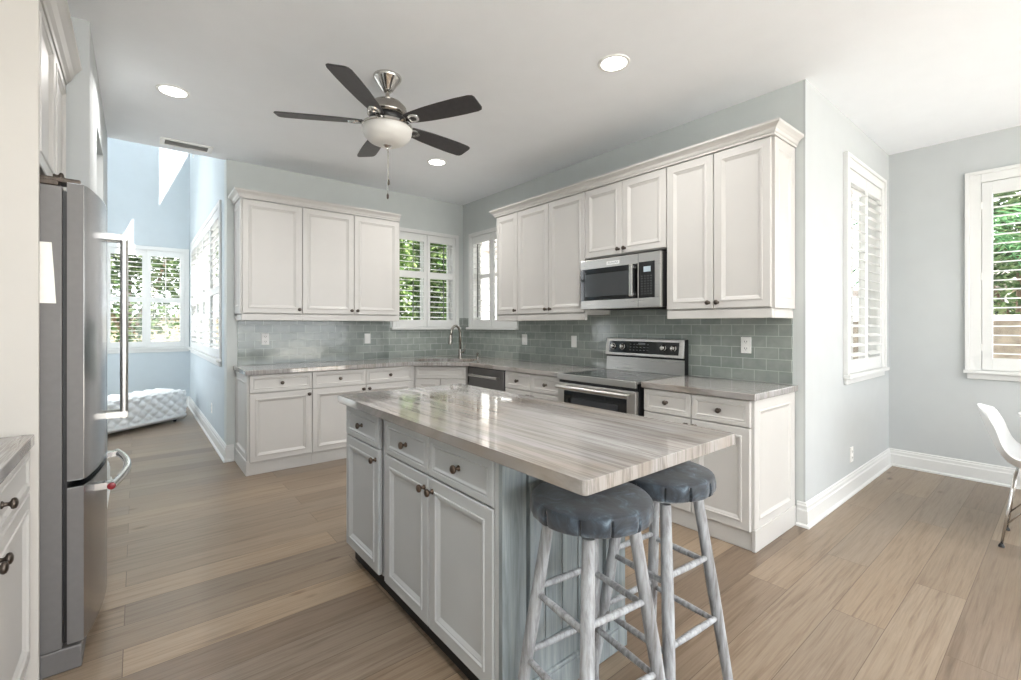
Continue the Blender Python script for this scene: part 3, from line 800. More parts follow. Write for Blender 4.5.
# ------------------------------------------------------------------ range
RW = .758
t = thing('range', 'stainless electric range with black glass cooktop and rear control panel', 'range', (0, -2.459, 0), RB)
f = -.655                          # body front (local y)
obj('body', MB().box(0, RW, f, -.03, .06, .895), 'black', t)
obj('base_frame', MB().box(.02, RW - .02, f + .04, -.05, 0, .059), 'black', t)
ct = obj('cooktop', MB().box(.012, RW - .012, f - .02, -.075, .902, .9125), 'blackglass', t, bevel=.002)
rg = MB()
for cx, cy, r in ((.19, -.52, .115), (.57, -.52, .095), (.19, -.24, .085), (.57, -.24, .11), (.38, -.20, .06)):
    seg = 40; vs = []; fs = []
    for k in range(seg):
        a = 2 * PI * k / seg
        for rr in (r, r - .003): vs.append((cx + rr * math.cos(a), cy + rr * math.sin(a), .9129))
    for k in range(seg): k2 = (k + 1) % seg; fs.append((2 * k, 2 * k2, 2 * k2 + 1, 2 * k + 1))
    rg.add(vs, fs)
obj('burner_rings', rg, 'grey', ct)
obj('cooktop_trim', MB().box(0, RW, f - .045, f - .02, .868, .914).box(0, .012, f - .02, -.06, .895, .914).box(RW - .012, RW, f - .02, -.06, .895, .914).box(.012, RW - .012, f - .02, -.06, .895, .9015), 'steel', t, bevel=.003)
obj('vent_gap', MB().box(.01, RW - .01, f - .028, f, .845, .868), 'black', t)
dr = obj('oven_door', MB().box(.004, RW - .004, f - .04, f - .001, .245, .843), 'steel', t, bevel=.004)
obj('window', MB().box(.075, RW - .075, f - .0425, f - .04, .34, .785), 'blackglass', dr, bevel=.001)
obj('inner_window', MB().box(.15, RW - .15, f - .0435, f - .0425, .40, .735), 'ovenglass', dr)
obj('handle', MB().tube([(.03, f - .085, .815), (RW - .03, f - .085, .815)], .0145, 14).tube([(.06, f - .085, .815), (.06, f - .038, .815)], .011, 8).tube([(RW - .06, f - .085, .815), (RW - .06, f - .038, .815)], .011, 8), 'steel', dr, smooth=True, auto=50)
obj('storage_drawer', MB().box(.004, RW - .004, f - .036, f - .001, .075, .237), 'steel', t, bevel=.004)
# control panel at the back: lower riser, black gap, tilted upper box
bg_ = obj('backguard', MB().add([(0, -.075, .914), (RW, -.075, .914), (RW, -.03, .914), (0, -.03, .914), (0, -.070, 1.03), (RW, -.070, 1.03), (RW, -.03, 1.03), (0, -.03, 1.03)],
    [(3, 2, 1, 0), (4, 5, 6, 7), (0, 1, 5, 4), (1, 2, 6, 5), (2, 3, 7, 6), (3, 0, 4, 7)]), 'steel', t)
obj('side_panels', MB().box(-.003, .0, -.07, -.02, .915, 1.19).box(RW, RW + .003, -.07, -.02, .915, 1.19).box(0, RW, -.065, -.02, 1.03, 1.045).box(0, RW, -.028, -.014, .914, 1.19), 'black', t)
cp = MB().add([(0, -.095, 1.045), (RW, -.095, 1.045), (RW, -.028, 1.045), (0, -.028, 1.045), (0, -.070, 1.192), (RW, -.070, 1.192), (RW, -.028, 1.192), (0, -.028, 1.192)],
    [(3, 2, 1, 0), (4, 5, 6, 7), (0, 1, 5, 4), (1, 2, 6, 5), (2, 3, 7, 6), (3, 0, 4, 7)])
cpo = obj('control_panel', cp, 'steel', t, bevel=.005)
sl = .025 / .147
def cpy(z): return -.095 + (z - 1.045) * sl
m = MB().add([(.04, cpy(1.068) - .002, 1.068), (RW - .04, cpy(1.068) - .002, 1.068), (RW - .04, cpy(1.068) + .01, 1.068), (.04, cpy(1.068) + .01, 1.068),
              (.04, cpy(1.168) - .002, 1.168), (RW - .04, cpy(1.168) - .002, 1.168), (RW - .04, cpy(1.168) + .01, 1.168), (.04, cpy(1.168) + .01, 1.168)],
             [(3, 2, 1, 0), (4, 5, 6, 7), (0, 1, 5, 4), (1, 2, 6, 5), (2, 3, 7, 6), (3, 0, 4, 7)])
fp = obj('fascia', m, 'blackglass', cpo)
for kx in (.085, .185, RW - .175, RW - .085):
    k = MB().lathe([(.026, 0), (.026, .004), (.021, .006), (.019, .024), (.015, .027)], (0, 0, 0), 'y', 20).box(-.003, .003, -.030, -.026, -.017, .017)
    obj('knob', k.xf(Matrix.Translation((kx, cpy(1.12) - .0025, 1.12)) @ Matrix.Rotation(-math.atan(sl), 4, 'X')), 'chrome', cpo, smooth=True, auto=40)
m = MB()
for i in range(6):
    for j in range(3): obj('button', MB().box(.26 + i * .034, .274 + i * .034, cpy(1.095 + j * .024) - .004, cpy(1.095 + j * .024) - .001, 1.093 + j * .024, 1.097 + j * .024), 'grey', cpo)
obj('clock_display', MB().box(.345, .41, cpy(1.15) - .004, cpy(1.15) - .001, 1.142, 1.156), 'grey', cpo)

# ------------------------------------------------------------------ over-the-range microwave
t = thing('microwave', 'stainless over-the-range microwave with black glass door above the range', 'microwave', (-.42, -2.462, 1.437), RB)
MW, MH = .768, .41
obj('case', MB().box(0.002, MW - .002, .03, .405, .004, MH - .003), 'black', t)
obj('vent_grille', MB().box(.05, MW - .05, .06, .36, -.001, .004), 'kick', t)
fr = obj('front_frame', MB().box(0, MW, 0, .03, 0, MH), 'steel', t, bevel=.004)
gl = obj('door_glass', MB().box(.004, .575, -.004, 0, .072, MH - .075), 'blackglass', fr, bevel=.001)
obj('window', MB().box(.055, .50, -.0055, -.004, .105, MH - .12), 'mwglass', gl)
obj('control_panel', MB().box(.585, MW - .045, -.004, 0, .072, MH - .068), 'blackglass', fr, bevel=.001)
obj('display', MB().box(.63, .69, -.0055, -.004, MH - .145, MH - .105), 'display', fr)
m = MB()
for i in range(4):
    for j in range(8): obj('button', MB().box(.612 + i * .026, .620 + i * .026, -.0055, -.004, .10 + j * .019, .1035 + j * .019), 'grey', fr)
obj('handle', MB().box(.528, .556, -.05, -.03, .085, MH - .08).box(.532, .552, -.03, -.003, .09, .115).box(.532, .552, -.03, -.003, MH - .115, MH - .09), 'chrome', fr, bevel=.006)
lp = obj('badge', MB().box(.28, .405, -.003, 0, MH - .058, MH - .030), 'white', fr)
lt = text_mb('KitchenAid', .022); lt.xf(Matrix.Translation((.3425, -.0034, MH - .044)))
obj('lettering', lt, 'grey', lp)
obj('door_seam', MB().box(.578, .5805, -.0006, .001, .004, .07).box(.578, .5805, -.0006, .001, MH - .066, MH - .004), 'gap', fr)

# ------------------------------------------------------------------ island
IX0, IX1, IY0, IY1 = -2.49, -1.676, -4.354, -2.521
BX0, BX1, BY0, BY1 = -2.43, -1.81, -3.944, -2.56
mb = slab(rounded((IX0 + IX1) / 2, (IY0 + IY1) / 2, IX1 - IX0, IY1 - IY0, .018, 0, 4), [], ZB + .001, ZT)
# pattern reads in the slab's own coordinates
tag(obj('island_countertop', mb, 'stone', bevel=.004), 'polished striated quartzite slab on the kitchen island', 'countertop')
t = thing('kitchen_island', 'grey-white kitchen island with three drawers and three doors', 'kitchen island', (BX0, BY1, 0), RB)
L = BY1 - BY0; D = BX1 - BX0          # local x 0..L, y 0..D
obj('carcass', MB().box(0, .444, .002, D, .085, .8745).box(.444, .492, .05, D, .085, .8745).box(.492, L, .002, D, .085, .8745), 'island', t)
obj('toe_kick', MB().box(.02, L - .02, .022, D - .03, 0, .084), 'kick', t)
cols = [(.006, .440), (.522, .930), (.936, 1.362)]
for i, (a, b) in enumerate(cols):
    drawer(t, a, b, .705, .862, 'island', 'bronze' if i else 'pewter', y=-.001)
    kx = {0: b - .03, 1: b - .03, 2: a + .03}[i]
    door(t, a, b, .095, .698, (kx, .648), 'island', 'bronze', y=-.001)
obj('stile', MB().box(.494, .519, -.016, .002, .09, .872), 'island', t, bevel=.002)
obj('stile', MB().box(1.365, L, -.018, .002, .09, .872), 'island', t, bevel=.002)
# stool end of the island: pilasters, framed panel and base molding
ep = MB().box(L, L + .022, -.018, .085, .0, .872).box(L, L + .022, D - .10, D, .0, .872)
ep.box(L, L + .016, .10, D - .10, .76, .872).box(L, L + .016, .10, D - .10, .0, .20)
for k in range(5):
    y0 = .10 + (D - .2) * k / 5
    ep.box(L, L + .008, y0 + .004, y0 + (D - .2) / 5 - .004, .20, .76)
for y0 in (.10, D - .125): ep.box(L, L + .024, y0, y0 + .012, .19, .77).box(L, L + .019, y0 + .012, y0 + .025, .19, .77)
obj('end_panel', ep, 'endpanel_shade', t, bevel=.003)
obj('base_molding', MB().box(L, L + .028, -.02, D + .005, .0, .085).box(L, L + .025, -.02, D + .003, .085, .10), 'endpanel_shade', t, bevel=.004)

# ------------------------------------------------------------------ stools
def stool(loc, rz, label, phase):
    t = thing('bar_stool', label, 'stool', loc, rz, 'bar stools at the island')
    # cushion cover: lathe with pleats on the skirt
    seg = 220; prof = [(.0, .784), (.06, .784), (.12, .7835), (.173, .782), (.180, .7795), (.1835, .775), (.1865, .762), (.187, .745), (.184, .732), (.179, .727), (.15, .7265), (.0, .7265)]
    vs = []; fs = []; rnd = random.Random(phase)
    ph = [rnd.random() * 6.28 for _ in range(6)]
    for i, (r, z) in enumerate(prof):
        for k in range(seg):
            a = 2 * PI * k / seg
            q_ = math.sin(11 * a + ph[0] + 1.3 * math.sin(2 * a + ph[1])); pl = -.011 * max(0, q_) ** 50 + .0012 * math.sin(23 * a + ph[2])
            wgt = {5: .15, 6: .8, 7: 1, 8: 1, 9: .6}.get(i, 0)
            top = .003 * math.sin(4 * a + ph[3]) * math.sin(r * 40 + ph[4]) if i < 5 else 0
            rr = max(.0005, r + pl * wgt)
            vs.append((rr * math.cos(a), rr * math.sin(a), z + top))
    n = len(prof)
    for i in range(n - 1):
        for k in range(seg): k2 = (k + 1) % seg; fs.append((i * seg + k, i * seg + k2, (i + 1) * seg + k2, (i + 1) * seg + k))
    obj('seat_cushion', MB().add(vs, fs), 'denim', t, smooth=True, auto=33)
    obj('seat', MB().lathe([(.12, .702), (.13, .705), (.13, .722), (.125, .7245)], seg=40), 'wash', t, smooth=True, auto=40)
    top, bot = [], []
    for k in range(4):
        a = k * PI / 2
        p0 = Vector((.128 * math.cos(a), .128 * math.sin(a), .702)); p1 = Vector((.240 * math.cos(a), .240 * math.sin(a), 0))
        top.append(p0); bot.append(p1)
        obj('leg', MB().tube([p0, p0.lerp(p1, .5), p1], [.018, .0205, .0165], 16), 'wash', t, smooth=True, auto=60)
    for k in range(4):
        for z in ((.475, .265) if k % 2 == 0 else (.455, .245)):
            f_ = 1 - z / .70
            a = top[k].lerp(bot[k], f_); b = top[(k + 1) % 4].lerp(bot[(k + 1) % 4], f_)
            obj('rung', MB().tube([a, a.lerp(b, .5), b], [.009, .0115, .009], 12), 'wash', t, smooth=True, auto=60)
    return t
va = math.radians(90 - YAW)           # view direction angle
stool((-2.270, -4.181, 0), va + math.radians(-13), 'whitewashed bar stool with slate-blue seat cover under the near island corner', 1)
stool((-1.882, -4.172, 0), va + math.radians(-10), 'whitewashed bar stool with slate-blue seat cover on the range side of the island', 2)

# ------------------------------------------------------------------ refrigerator
FX, FY0, FY1 = -3.575, -2.73, -1.872
t = thing('refrigerator', 'stainless French-door refrigerator with dark grey side at the left', 'refrigerator', (FX, FY0, 0), PI / 2)
FW = FY1 - FY0
obj('body', MB().box(0, FW, .0, .66, .09, 1.825), 'fridgeside', t, bevel=.004)
obj('base_grille', MB().box(.0, FW, -.055, .62, .0, .089), 'fridgeside', t, bevel=.006)
obj('gasket', MB().box(.012, FW - .012, -.013, -.001, .105, 1.81), 'black', t)
def bow(x): return -.062 - .048 * (1 - ((x - FW / 2) / (FW / 2)) ** 2)
def bowed(x0, x1, z0, z1, n=14):
    mb = MB(); vs = []; fs = []
    for i in range(n + 1):
        x = x0 + (x1 - x0) * i / n
        e = .006 if i in (0, n) else 0
        vs += [(x, -.0135, z0), (x, bow(x) + e, z0 + .0), (x, bow(x) + e, z1), (x, -.0135, z1)]
    for i in range(n):
        o = 4 * i
        for j in range(4): j2 = (j + 1) % 4; fs.append((o + j, o + j2, o + 4 + j2, o + 4 + j))
    fs.append((0, 1, 2, 3)); fs.append((4 * n + 3, 4 * n + 2, 4 * n + 1, 4 * n))
    return mb.add(vs, fs)
def side_edge(x): return MB().box(x - .0015, x, -.06, -.014, 0, 1)
def curvebar(zc, x0, x1, stand, r):
    pts = [(x0, bow(x0) + .004, zc)]
    for k in range(17):
        x = x0 + (x1 - x0) * k / 16; pts.append((x, bow(x) - stand * math.sin(PI * (.12 + .76 * k / 16)) ** .5, zc))
    pts.append((x1, bow(x1) + .004, zc)); return MB().tube(pts, r, 14)
h2 = FW / 2
for x0, x1, hx, nm in ((.0, h2 - .002, h2 - .04, 'door'), (h2 + .002, FW, h2 + .04, 'door')):
    d = obj(nm, bowed(x0, x1, .715, 1.842), 'fridge', t, smooth=True, auto=30)
    yb = bow(hx)
    hb = MB().tube([(hx, yb - .062, .875), (hx, yb - .062, 1.725)], .0145, 14)
    for z in (.893, 1.708): hb.box(hx - .016, hx + .016, yb - .075, yb + .004, z - .013, z + .013)
    obj('handle', hb, 'steel', d, smooth=True, auto=40)
    if x0 == 0: obj('side_skin', MB().box(-.0015, .0005, -.0595, -.0135, .718, 1.840), 'fridgeside', d)
    obj('edge_trim', MB().box(x0 if x0 == 0 else x1 - .001, x0 + .001 if x0 == 0 else x1, -.0605, -.054, .72, 1.838), 'chrome', d)
d = obj('freezer_drawer', bowed(0, FW, .10, .69), 'fridge', t, smooth=True, auto=30)
obj('side_skin', MB().box(-.0015, .0005, -.0595, -.0135, .102, .688), 'fridgeside', d)
xa, xb = .10, FW - .10
hb = MB().tube([(xa + (xb - xa) * k / 18, bow(xa + (xb - xa) * k / 18) - .055 - .018 * math.sin(PI * k / 18), .645) for k in range(19)], .0155, 16)
for x_ in (xa + .035, xb - .035): hb.box(x_ - .02, x_ + .02, bow(x_) - .06, bow(x_) + .006, .632, .658)
fh = obj('handle', hb, 'chrome', d, smooth=True, auto=50)
obj('medallion', MB().lathe([(.014, -.001), (.014, -.004), (.009, -.006)], (xa, bow(xa) - .055, .645), 'x', 20), 'red', fh, smooth=True, auto=40)
obj('hinge_cover', MB().box(.02, .10, -.05, .10, 1.8435, 1.862).box(FW - .10, FW - .02, -.05, .10, 1.8435, 1.862).box(.0, FW, .01, .16, 1.8255, 1.848), 'pewter', t, bevel=.004)
# paper hung on the fridge side
mp = MB()
n = 8; vs = []; fs = []
for i in range(n + 1):
    z = 1.385 + .225 * i / n
    for x, off in ((-3.73, .004), (-3.66, .007 + .002 * math.sin(i * 1.1)), (-3.590 - .012 * i / n, .007 + .003 * math.sin(i * .9 + 1))):
        vs.append((x, FY0 - off, z))
for i in range(n):
    for j in range(2): o = 3 * i + j; fs.append((o, o + 1, o + 4, o + 3))
mp.add(vs, fs)
o = single('paper_sheet', mp, 'paper', 'folded white paper sheet hanging on the refrigerator side', 'paper')
s_ = o.modifiers.new('thick', 'SOLIDIFY'); s_.thickness = .002

# enclosure panel, over-fridge cabinet and left counter
single('tall_panel', MB().box(-4.34, -3.632, -2.768, -2.748, 0, 2.63), 'cream', 'tall cream side panel between left counter and refrigerator', 'panel', bevel=.002)
t = thing('wall_cabinet', 'deep white wall cabinet above the refrigerator', 'cabinet', (-3.66, -2.745, 1.90), PI / 2)
obj('carcass', MB().box(0, .872, 0, .66, 0, .68), 'cab', t)
door(t, .004, .434, .006, .62, (.40, .05)); door(t, .438, .868, .006, .62, (.47, .05))
single('crown_molding', sweep([(-3.64, -2.745), (-3.64, -1.873)], [(-.03, 2.53), (.006, 2.53), (.010, 2.545), (.022, 2.56), (.034, 2.59), (.052, 2.615), (.06, 2.625), (.06, 2.645), (-.03, 2.645)], side=1), 'cab', 'white crown molding above the refrigerator cabinet', 'molding')
t = base_cab((-3.675, -3.62, 0), PI / 2, [0, .29, .845], 'white base cabinet in the lower left corner of the photo beside the refrigerator panel', kns='rl', depth=.62, drw=False)
drawer(t, .003, .842, .715, .868)
base_cab((-3.675, -4.46, 0), PI / 2, [0, .42, .838], 'white base cabinet of the left counter farthest from the refrigerator', kns='rl', depth=.62)
mb = slab([(-4.34, -4.48), (-3.642, -4.48), (-3.642, -2.77), (-4.34, -2.77)], [], ZB, ZT)
tag(obj('countertop', mb, 'stone', bevel=.004), 'quartzite countertop at the left edge, ending at the cream panel', 'countertop')

# ------------------------------------------------------------------ ceiling fan
t = thing('ceiling_fan', 'five-blade dark ceiling fan with frosted bowl light and nickel body', 'ceiling fan', (-2.11, -2.34, CEIL))
obj('canopy', MB().lathe([(.088, 0), (.088, -.012), (.082, -.022), (.06, -.05), (.038, -.085), (.030, -.095), (.022, -.10)], seg=32), 'chrome', t, smooth=True, auto=50)
obj('downrod', MB().lathe([(.0125, -.095), (.0125, -.16)], seg=16), 'nickel', t, smooth=True, auto=50)
obj('motor_housing', MB().lathe([(.02, -.145), (.05, -.150), (.09, -.170), (.118, -.20), (.126, -.235), (.126, -.245), (.11, -.26)], seg=40), 'nickel', t, smooth=True, auto=50)
obj('vent_band', MB().lathe([(.108, -.255), (.112, -.262), (.112, -.285), (.10, -.30)], seg=40), 'black', t, smooth=True, auto=50)
obj('switch_housing', MB().lathe([(.10, -.298), (.125, -.302), (.13, -.312), (.158, -.318), (.158, -.33), (.15, -.335)], seg=40), 'chrome', t, smooth=True, auto=50)
obj('light_bowl', MB().lathe([(.150, -.331), (.154, -.343), (.152, -.363), (.140, -.39), (.115, -.415), (.08, -.431), (.04, -.44), (.002, -.442)], seg=40), 'bowl', t, smooth=True)
obj('finial', MB().lathe([(.028, -.437), (.028, -.443), (.018, -.451), (.009, -.457), (.009, -.467), (.003, -.472)], seg=20), 'chrome', t, smooth=True, auto=50)
for k in range(5):
    a = math.radians(8 + 72 * k)
    R = Matrix.Rotation(a, 4, 'Z') @ Matrix.Translation((0, 0, -.297)) @ Matrix.Rotation(math.radians(-12), 4, 'X')
    out = [(.150, .040), (.20, .050), (.30, .062), (.42, .069), (.54, .072), (.63, .070), (.655, .062), (.664, .045)]
    pts = out + [(x, -y) for x, y in reversed(out)]
    n = len(pts); m = MB().add([(x, y, -.004) for x, y in pts] + [(x, y, .004) for x, y in pts],
        [tuple(range(n)), tuple(range(2 * n - 1, n - 1, -1))] + [(i, (i + 1) % n, (i + 1) % n + n, i + n) for i in range(n)])
    b = obj('blade', m.xf(R), 'blade', t, bevel=.002)
    m = MB().box(.085, .17, -.014, .014, -.012, -.004)
    vs = []; fs = []
    for q in range(28):
        th = 2 * PI * q / 28; 
        for rr, zz in ((.036, -.0045), (.034, -.012), (.020, -.012), (.018, -.0045)): vs.append((.20 + rr * 1.25 * math.cos(th), rr * math.sin(th), zz))
    for q in range(28):
        q2 = (q + 1) % 28
        for j in range(4): fs.append((4 * q + j, 4 * q2 + j, 4 * q2 + (j + 1) % 4, 4 * q + (j + 1) % 4))
    m.add(vs, fs)
    obj('blade_bracket', m.xf(R), 'chrome', b, smooth=True, auto=40)
for dx, dy, ln in ((.0, -.005, .265), (.012, .01, .17)):
    c = MB().tube([(dx, dy, -.467), (dx, dy, -.482 - ln)], .0016, 6)
    ch = obj('pull_chain', c, 'nickel', t)
    obj('fob', MB().lathe([(.003, -.482 - ln), (.0075, -.482 - ln - .012), (.0075, -.482 - ln - .03), (.003, -.482 - ln - .038)], (dx, dy, 0), seg=10), 'pewter', ch, smooth=True)

# ------------------------------------------------------------------ recessed lights, ceiling vent
for (x, y), lb in (((-3.166, -1.253), 'lit recessed ceiling light nearest the refrigerator'), ((-1.109, -3.356), 'lit recessed ceiling light in front of the range wall, the largest'),
                   ((-1.086, -1.195), 'lit recessed ceiling light toward the sink corner, the smallest')):
    t = thing('recessed_light', lb, 'ceiling light', (x, y, CEIL), 0, 'recessed ceiling lights')
    seg = 40; vs = []; fs = []
    for k in range(seg):
        a = 2 * PI * k / seg
        for r, z in ((.096, -.0005), (.093, -.006), (.078, -.007), (.074, -.001)): vs.append((r * math.cos(a), r * math.sin(a), z))
    for k in range(seg):
        k2 = (k + 1) % seg
        for j in range(4): fs.append((4 * k + j, 4 * k2 + j, 4 * k2 + (j + 1) % 4, 4 * k + (j + 1) % 4))
    obj('trim_ring', MB().add(vs, fs), 'white', t, smooth=True, auto=40)
    obj('lens', MB().lathe([(.076, -.001), (.076, -.003), (.06, -.0045), (.001, -.005)], seg=40), 'lamp', t, smooth=True)
t = thing('ceiling_vent', 'white ceiling air vent with grey slats at the nook edge', 'vent', (-3.015, -.175, CEIL))
obj('frame', MB().box(-.19, .19, -.085, -.06, -.012, -.0005).box(-.19, .19, .06, .085, -.012, -.0005).box(-.19, -.155, -.06, .06, -.012, -.0005).box(.155, .19, -.06, .06, -.012, -.0005), 'white', t, bevel=.002)
m = MB()
for k in range(9):
    y = -.056 + .0125 * k; m.add([(-.155, y, -.010), (.155, y, -.010), (.155, y + .009, -.003), (-.155, y + .009, -.003), (-.155, y + .0015, -.011), (.155, y + .0015, -.011), (.155, y + .0105, -.004), (-.155, y + .0105, -.004)],
        [(0, 1, 2, 3), (7, 6, 5, 4), (0, 1, 5, 4), (1, 2, 6, 5), (2, 3, 7, 6), (3, 0, 4, 7)])
obj('slats', m, 'slat', t); obj('backing', MB().box(-.155, .155, -.06, .06, -.002, -.0005), 'greydark', t)

# ------------------------------------------------------------------ tufted bench in the nook
def tufted(Lx, Dy, Z0b, Z1b):
    nx, ny, nz = 96, 36, 26; r = .05
    bm = bmesh.new(); vmap = {}
    def tuft(u, v):
        p, q = .150, .120
        return (abs(math.cos(PI * (u / p + v / q))) * abs(math.cos(PI * (u / p - v / q)))) ** .45
    def put(x, y, z):
        key = (round(x, 5), round(y, 5), round(z, 5))
        if key in vmap: return vmap[key]
        c = Vector((min(max(x, -Lx / 2 + r), Lx / 2 - r), min(max(y, -Dy / 2 + r), Dy / 2 - r), min(max(z, Z0b + .01), Z1b - r)))
        d = Vector((x, y, z)) - c
        nrm = d.normalized() if d.length > 1e-6 else Vector((0, 0, 1))
        p = c + nrm * r if d.length > 1e-6 else Vector((x, y, z))
        v_ = (z - Z1b) if abs(nrm.z) < .7 else (y + Dy / 2 if y < 0 else 0)
        u_ = x if abs(nrm.x) < .7 else y
        dep = -.042 * (1 - tuft(u_, v_)) if z > Z0b + .02 else 0
        vmap[key] = bm.verts.new(p + nrm * dep); return vmap[key]
    def grid(f, a, b):
        for i in range(a):
            for j in range(b):
                q = [f(i / a, j / b), f((i + 1) / a, j / b), f((i + 1) / a, (j + 1) / b), f(i / a, (j + 1) / b)]
                vs = [put(*p) for p in q]
                if len(set(vs)) == 4:
                    try: bm.faces.new(vs)
                    except ValueError: pass
    X = lambda s: (s - .5) * Lx; Y = lambda s: (s - .5) * Dy; Z = lambda s: Z0b + s * (Z1b - Z0b)
    grid(lambda s, t: (X(s), Y(t), Z1b), nx, ny); grid(lambda s, t: (X(s), Y(t), Z0b), nx, ny)
    grid(lambda s, t: (X(s), -Dy / 2, Z(t)), nx, nz); grid(lambda s, t: (X(s), Dy / 2, Z(t)), nx, nz)
    grid(lambda s, t: (-Lx / 2, Y(s), Z(t)), ny, nz); grid(lambda s, t: (Lx / 2, Y(s), Z(t)), ny, nz)
    bmesh.ops.recalc_face_normals(bm, faces=bm.faces)
    bm.verts.index_update()
    mb = MB(); mb.v = [tuple(v.co) for v in bm.verts]; mb.f = [tuple(v.index for v in f.verts) for f in bm.faces]; bm.free()
    return mb
P0, P1 = Vector((-3.70, 1.87)), Vector((-2.80, 2.60))
ang = math.atan2(P1.y - P0.y, P1.x - P0.x); BL, BD = 1.25, .55
dirv = (P1 - P0).normalized(); nrm = Vector((-dirv.y, dirv.x))
cen = P1 - dirv * (BL / 2) + nrm * (BD / 2)
t = thing('tufted_bench', 'white diamond-tufted upholstered bench on the nook floor', 'bench', (cen.x, cen.y, 0), ang)
obj('upholstery', tufted(BL, BD, .075, .43), 'leather', t, smooth=True)
for sx in (-1, 1):
    for sy in (-1, 1):
        obj('leg', MB().lathe([(.018, 0), (.026, .078)], (sx * (BL / 2 - .12), sy * (BD / 2 - .1), 0), seg=14), 'black', t, smooth=True, auto=50)

# ------------------------------------------------------------------ dining chair and table at the right edge
t = thing('dining_chair', 'white moulded shell chair with wire legs at the right edge', 'chair', (.765, -5.0, 0), -PI / 2)
# local +x is where the sitter faces; shell surface by profile (x,z) and half-width
prof = [(-.268, .808, .16), (-.264, .795, .185), (-.245, .73, .205), (-.222, .66, .215), (-.20, .60, .225), (-.175, .54, .235), (-.14, .485, .24), (-.09, .452, .24), (-.02, .44, .238), (.06, .442, .236), (.14, .447, .23), (.19, .44, .222), (.215, .425, .20)]
n = 16; vs = []; fs = []
for i, (x, z, w) in enumerate(prof):
    f_ = i / (len(prof) - 1)
    for k in range(n + 1):
        s = -1 + 2 * k / n
        curl = .085 * abs(s) ** 2.6 * (1 if 0.2 < f_ < .9 else .5)
        wing = .05 * abs(s) ** 2.2 * max(0, 1 - f_ * 1.7)
        vs.append((x + wing + curl * .35 * max(0, 1 - f_), s * w, z + curl * min(1, f_ * 1.6) - (.03 * s * s if i < 2 else 0)))
for i in range(len(prof) - 1):
    for k in range(n): o = i * (n + 1) + k; fs.append((o, o + 1, o + n + 2, o + n + 1))
o = obj('seat_shell', MB().add(vs, fs), 'shell', t, smooth=True)
sm = o.modifiers.new('sub', 'SUBSURF'); sm.levels = 2; sm.render_levels = 2
so = o.modifiers.new('thick', 'SOLIDIFY'); so.thickness = .008; so.offset = -1
for sx in (-1, 1):
    for sy in (-1, 1):
        lg = obj('leg', MB().tube([(sx * .10, sy * .11, .432), (sx * (.24 if sx > 0 else .15), sy * .175, .012)], .0065, 10), 'chrome', t, smooth=True)
        obj('glide', MB().lathe([(.014, 0), (.014, .008), (.008, .02)], (sx * (.24 if sx > 0 else .15), sy * .175, 0), seg=14), 'black', lg, smooth=True, auto=40)
m = MB()
for sx in (-1, 1):
    m.tube([(sx * .14, -.155, .12), (sx * -.06, -.115, .40)], .004, 8).tube([(sx * .14, .155, .12), (sx * -.06, .115, .40)], .004, 8)
    m.tube([(sx * .10, -.11, .428), (sx * .10, .11, .428)], .005, 8)
m.tube([(-.14, -.16, .11), (-.14, .16, .11)], .004, 8)
obj('wire_brace', m, 'chrome', t, smooth=True)
t = thing('dining_table', 'round white pedestal table mostly outside the right edge', 'table', (1.067, -5.39, 0))
obj('tabletop', MB().lathe([(.001, .745), (.485, .745), (.50, .738), (.50, .730), (.48, .722), (.001, .715)], seg=64), 'shell', t, smooth=True, auto=50)
obj('pedestal', MB().lathe([(.28, .0), (.27, .012), (.12, .035), (.05, .12), (.035, .35), (.05, .62), (.12, .714)], seg=40), 'shell', t, smooth=True)

# ------------------------------------------------------------------ outdoors
struct('ground', MB().box(-30, 30, -30, 30, -.5, -.3), 'paving', 'pale ground paving added to bounce light indoors', 'ground')
def foliage(n, c, s, size, rnd, shell=.55):
    mb = MB()
    for _ in range(n):
        while True:
            p = Vector((rnd.uniform(-1, 1), rnd.uniform(-1, 1), rnd.uniform(-1, 1)))
            if shell * .6 < p.length < 1: break
        p = Vector((c[0] + p.x * s[0], c[1] + p.y * s[1], c[2] + p.z * s[2]))
        d = Vector((rnd.uniform(-1, 1), rnd.uniform(-1, 1), rnd.uniform(-.8, .4))).normalized(); u = d.orthogonal().normalized()
        u.rotate(Matrix.Rotation(rnd.uniform(0, 6.28), 3, d)); L = size * rnd.uniform(.6, 1.3); w = L * rnd.uniform(.22, .34); nn = d.cross(u)
        mb.add([p, p + d * L * .5 + u * w + nn * L * .06, p + d * L, p + d * L * .5 - u * w + nn * L * .06], [(0, 1, 2), (0, 2, 3)])
    return mb
def tree(name, label, loc, h, crowns, trunk, mat, size, n, seed, cat='tree', group=None):
    rnd = random.Random(seed)
    t = thing(name, label, cat, (loc[0], loc[1], -.3), rnd.uniform(0, 6), group)
    m = MB()
    for c, s in crowns: m.join(foliage(n, c, s, size, rnd))
    f_ = obj('foliage', m, mat, t)
    b = MB().tube([(0, 0, 0), (.04, .03, h * .35), (-.02, .05, h * .7)], [trunk, trunk * .85, trunk * .5], 10)
    for c, s in crowns[:4]: b.tube([(0, .03, h * .3), (c[0] * .6, c[1] * .6, (h * .3 + c[2]) / 2), (c[0], c[1], c[2])], [trunk * .45, trunk * .3, trunk * .1], 7)
    obj('trunk', b, 'bark', t, smooth=True)
    return t
CR = [((0, 0, 1.2), (.56, .56, .9)), ((.03, .02, 1.9), (.58, .58, .7)), ((-.03, -.02, 2.6), (.58, .58, .7)), ((0, .02, 3.2), (.54, .54, .6))]
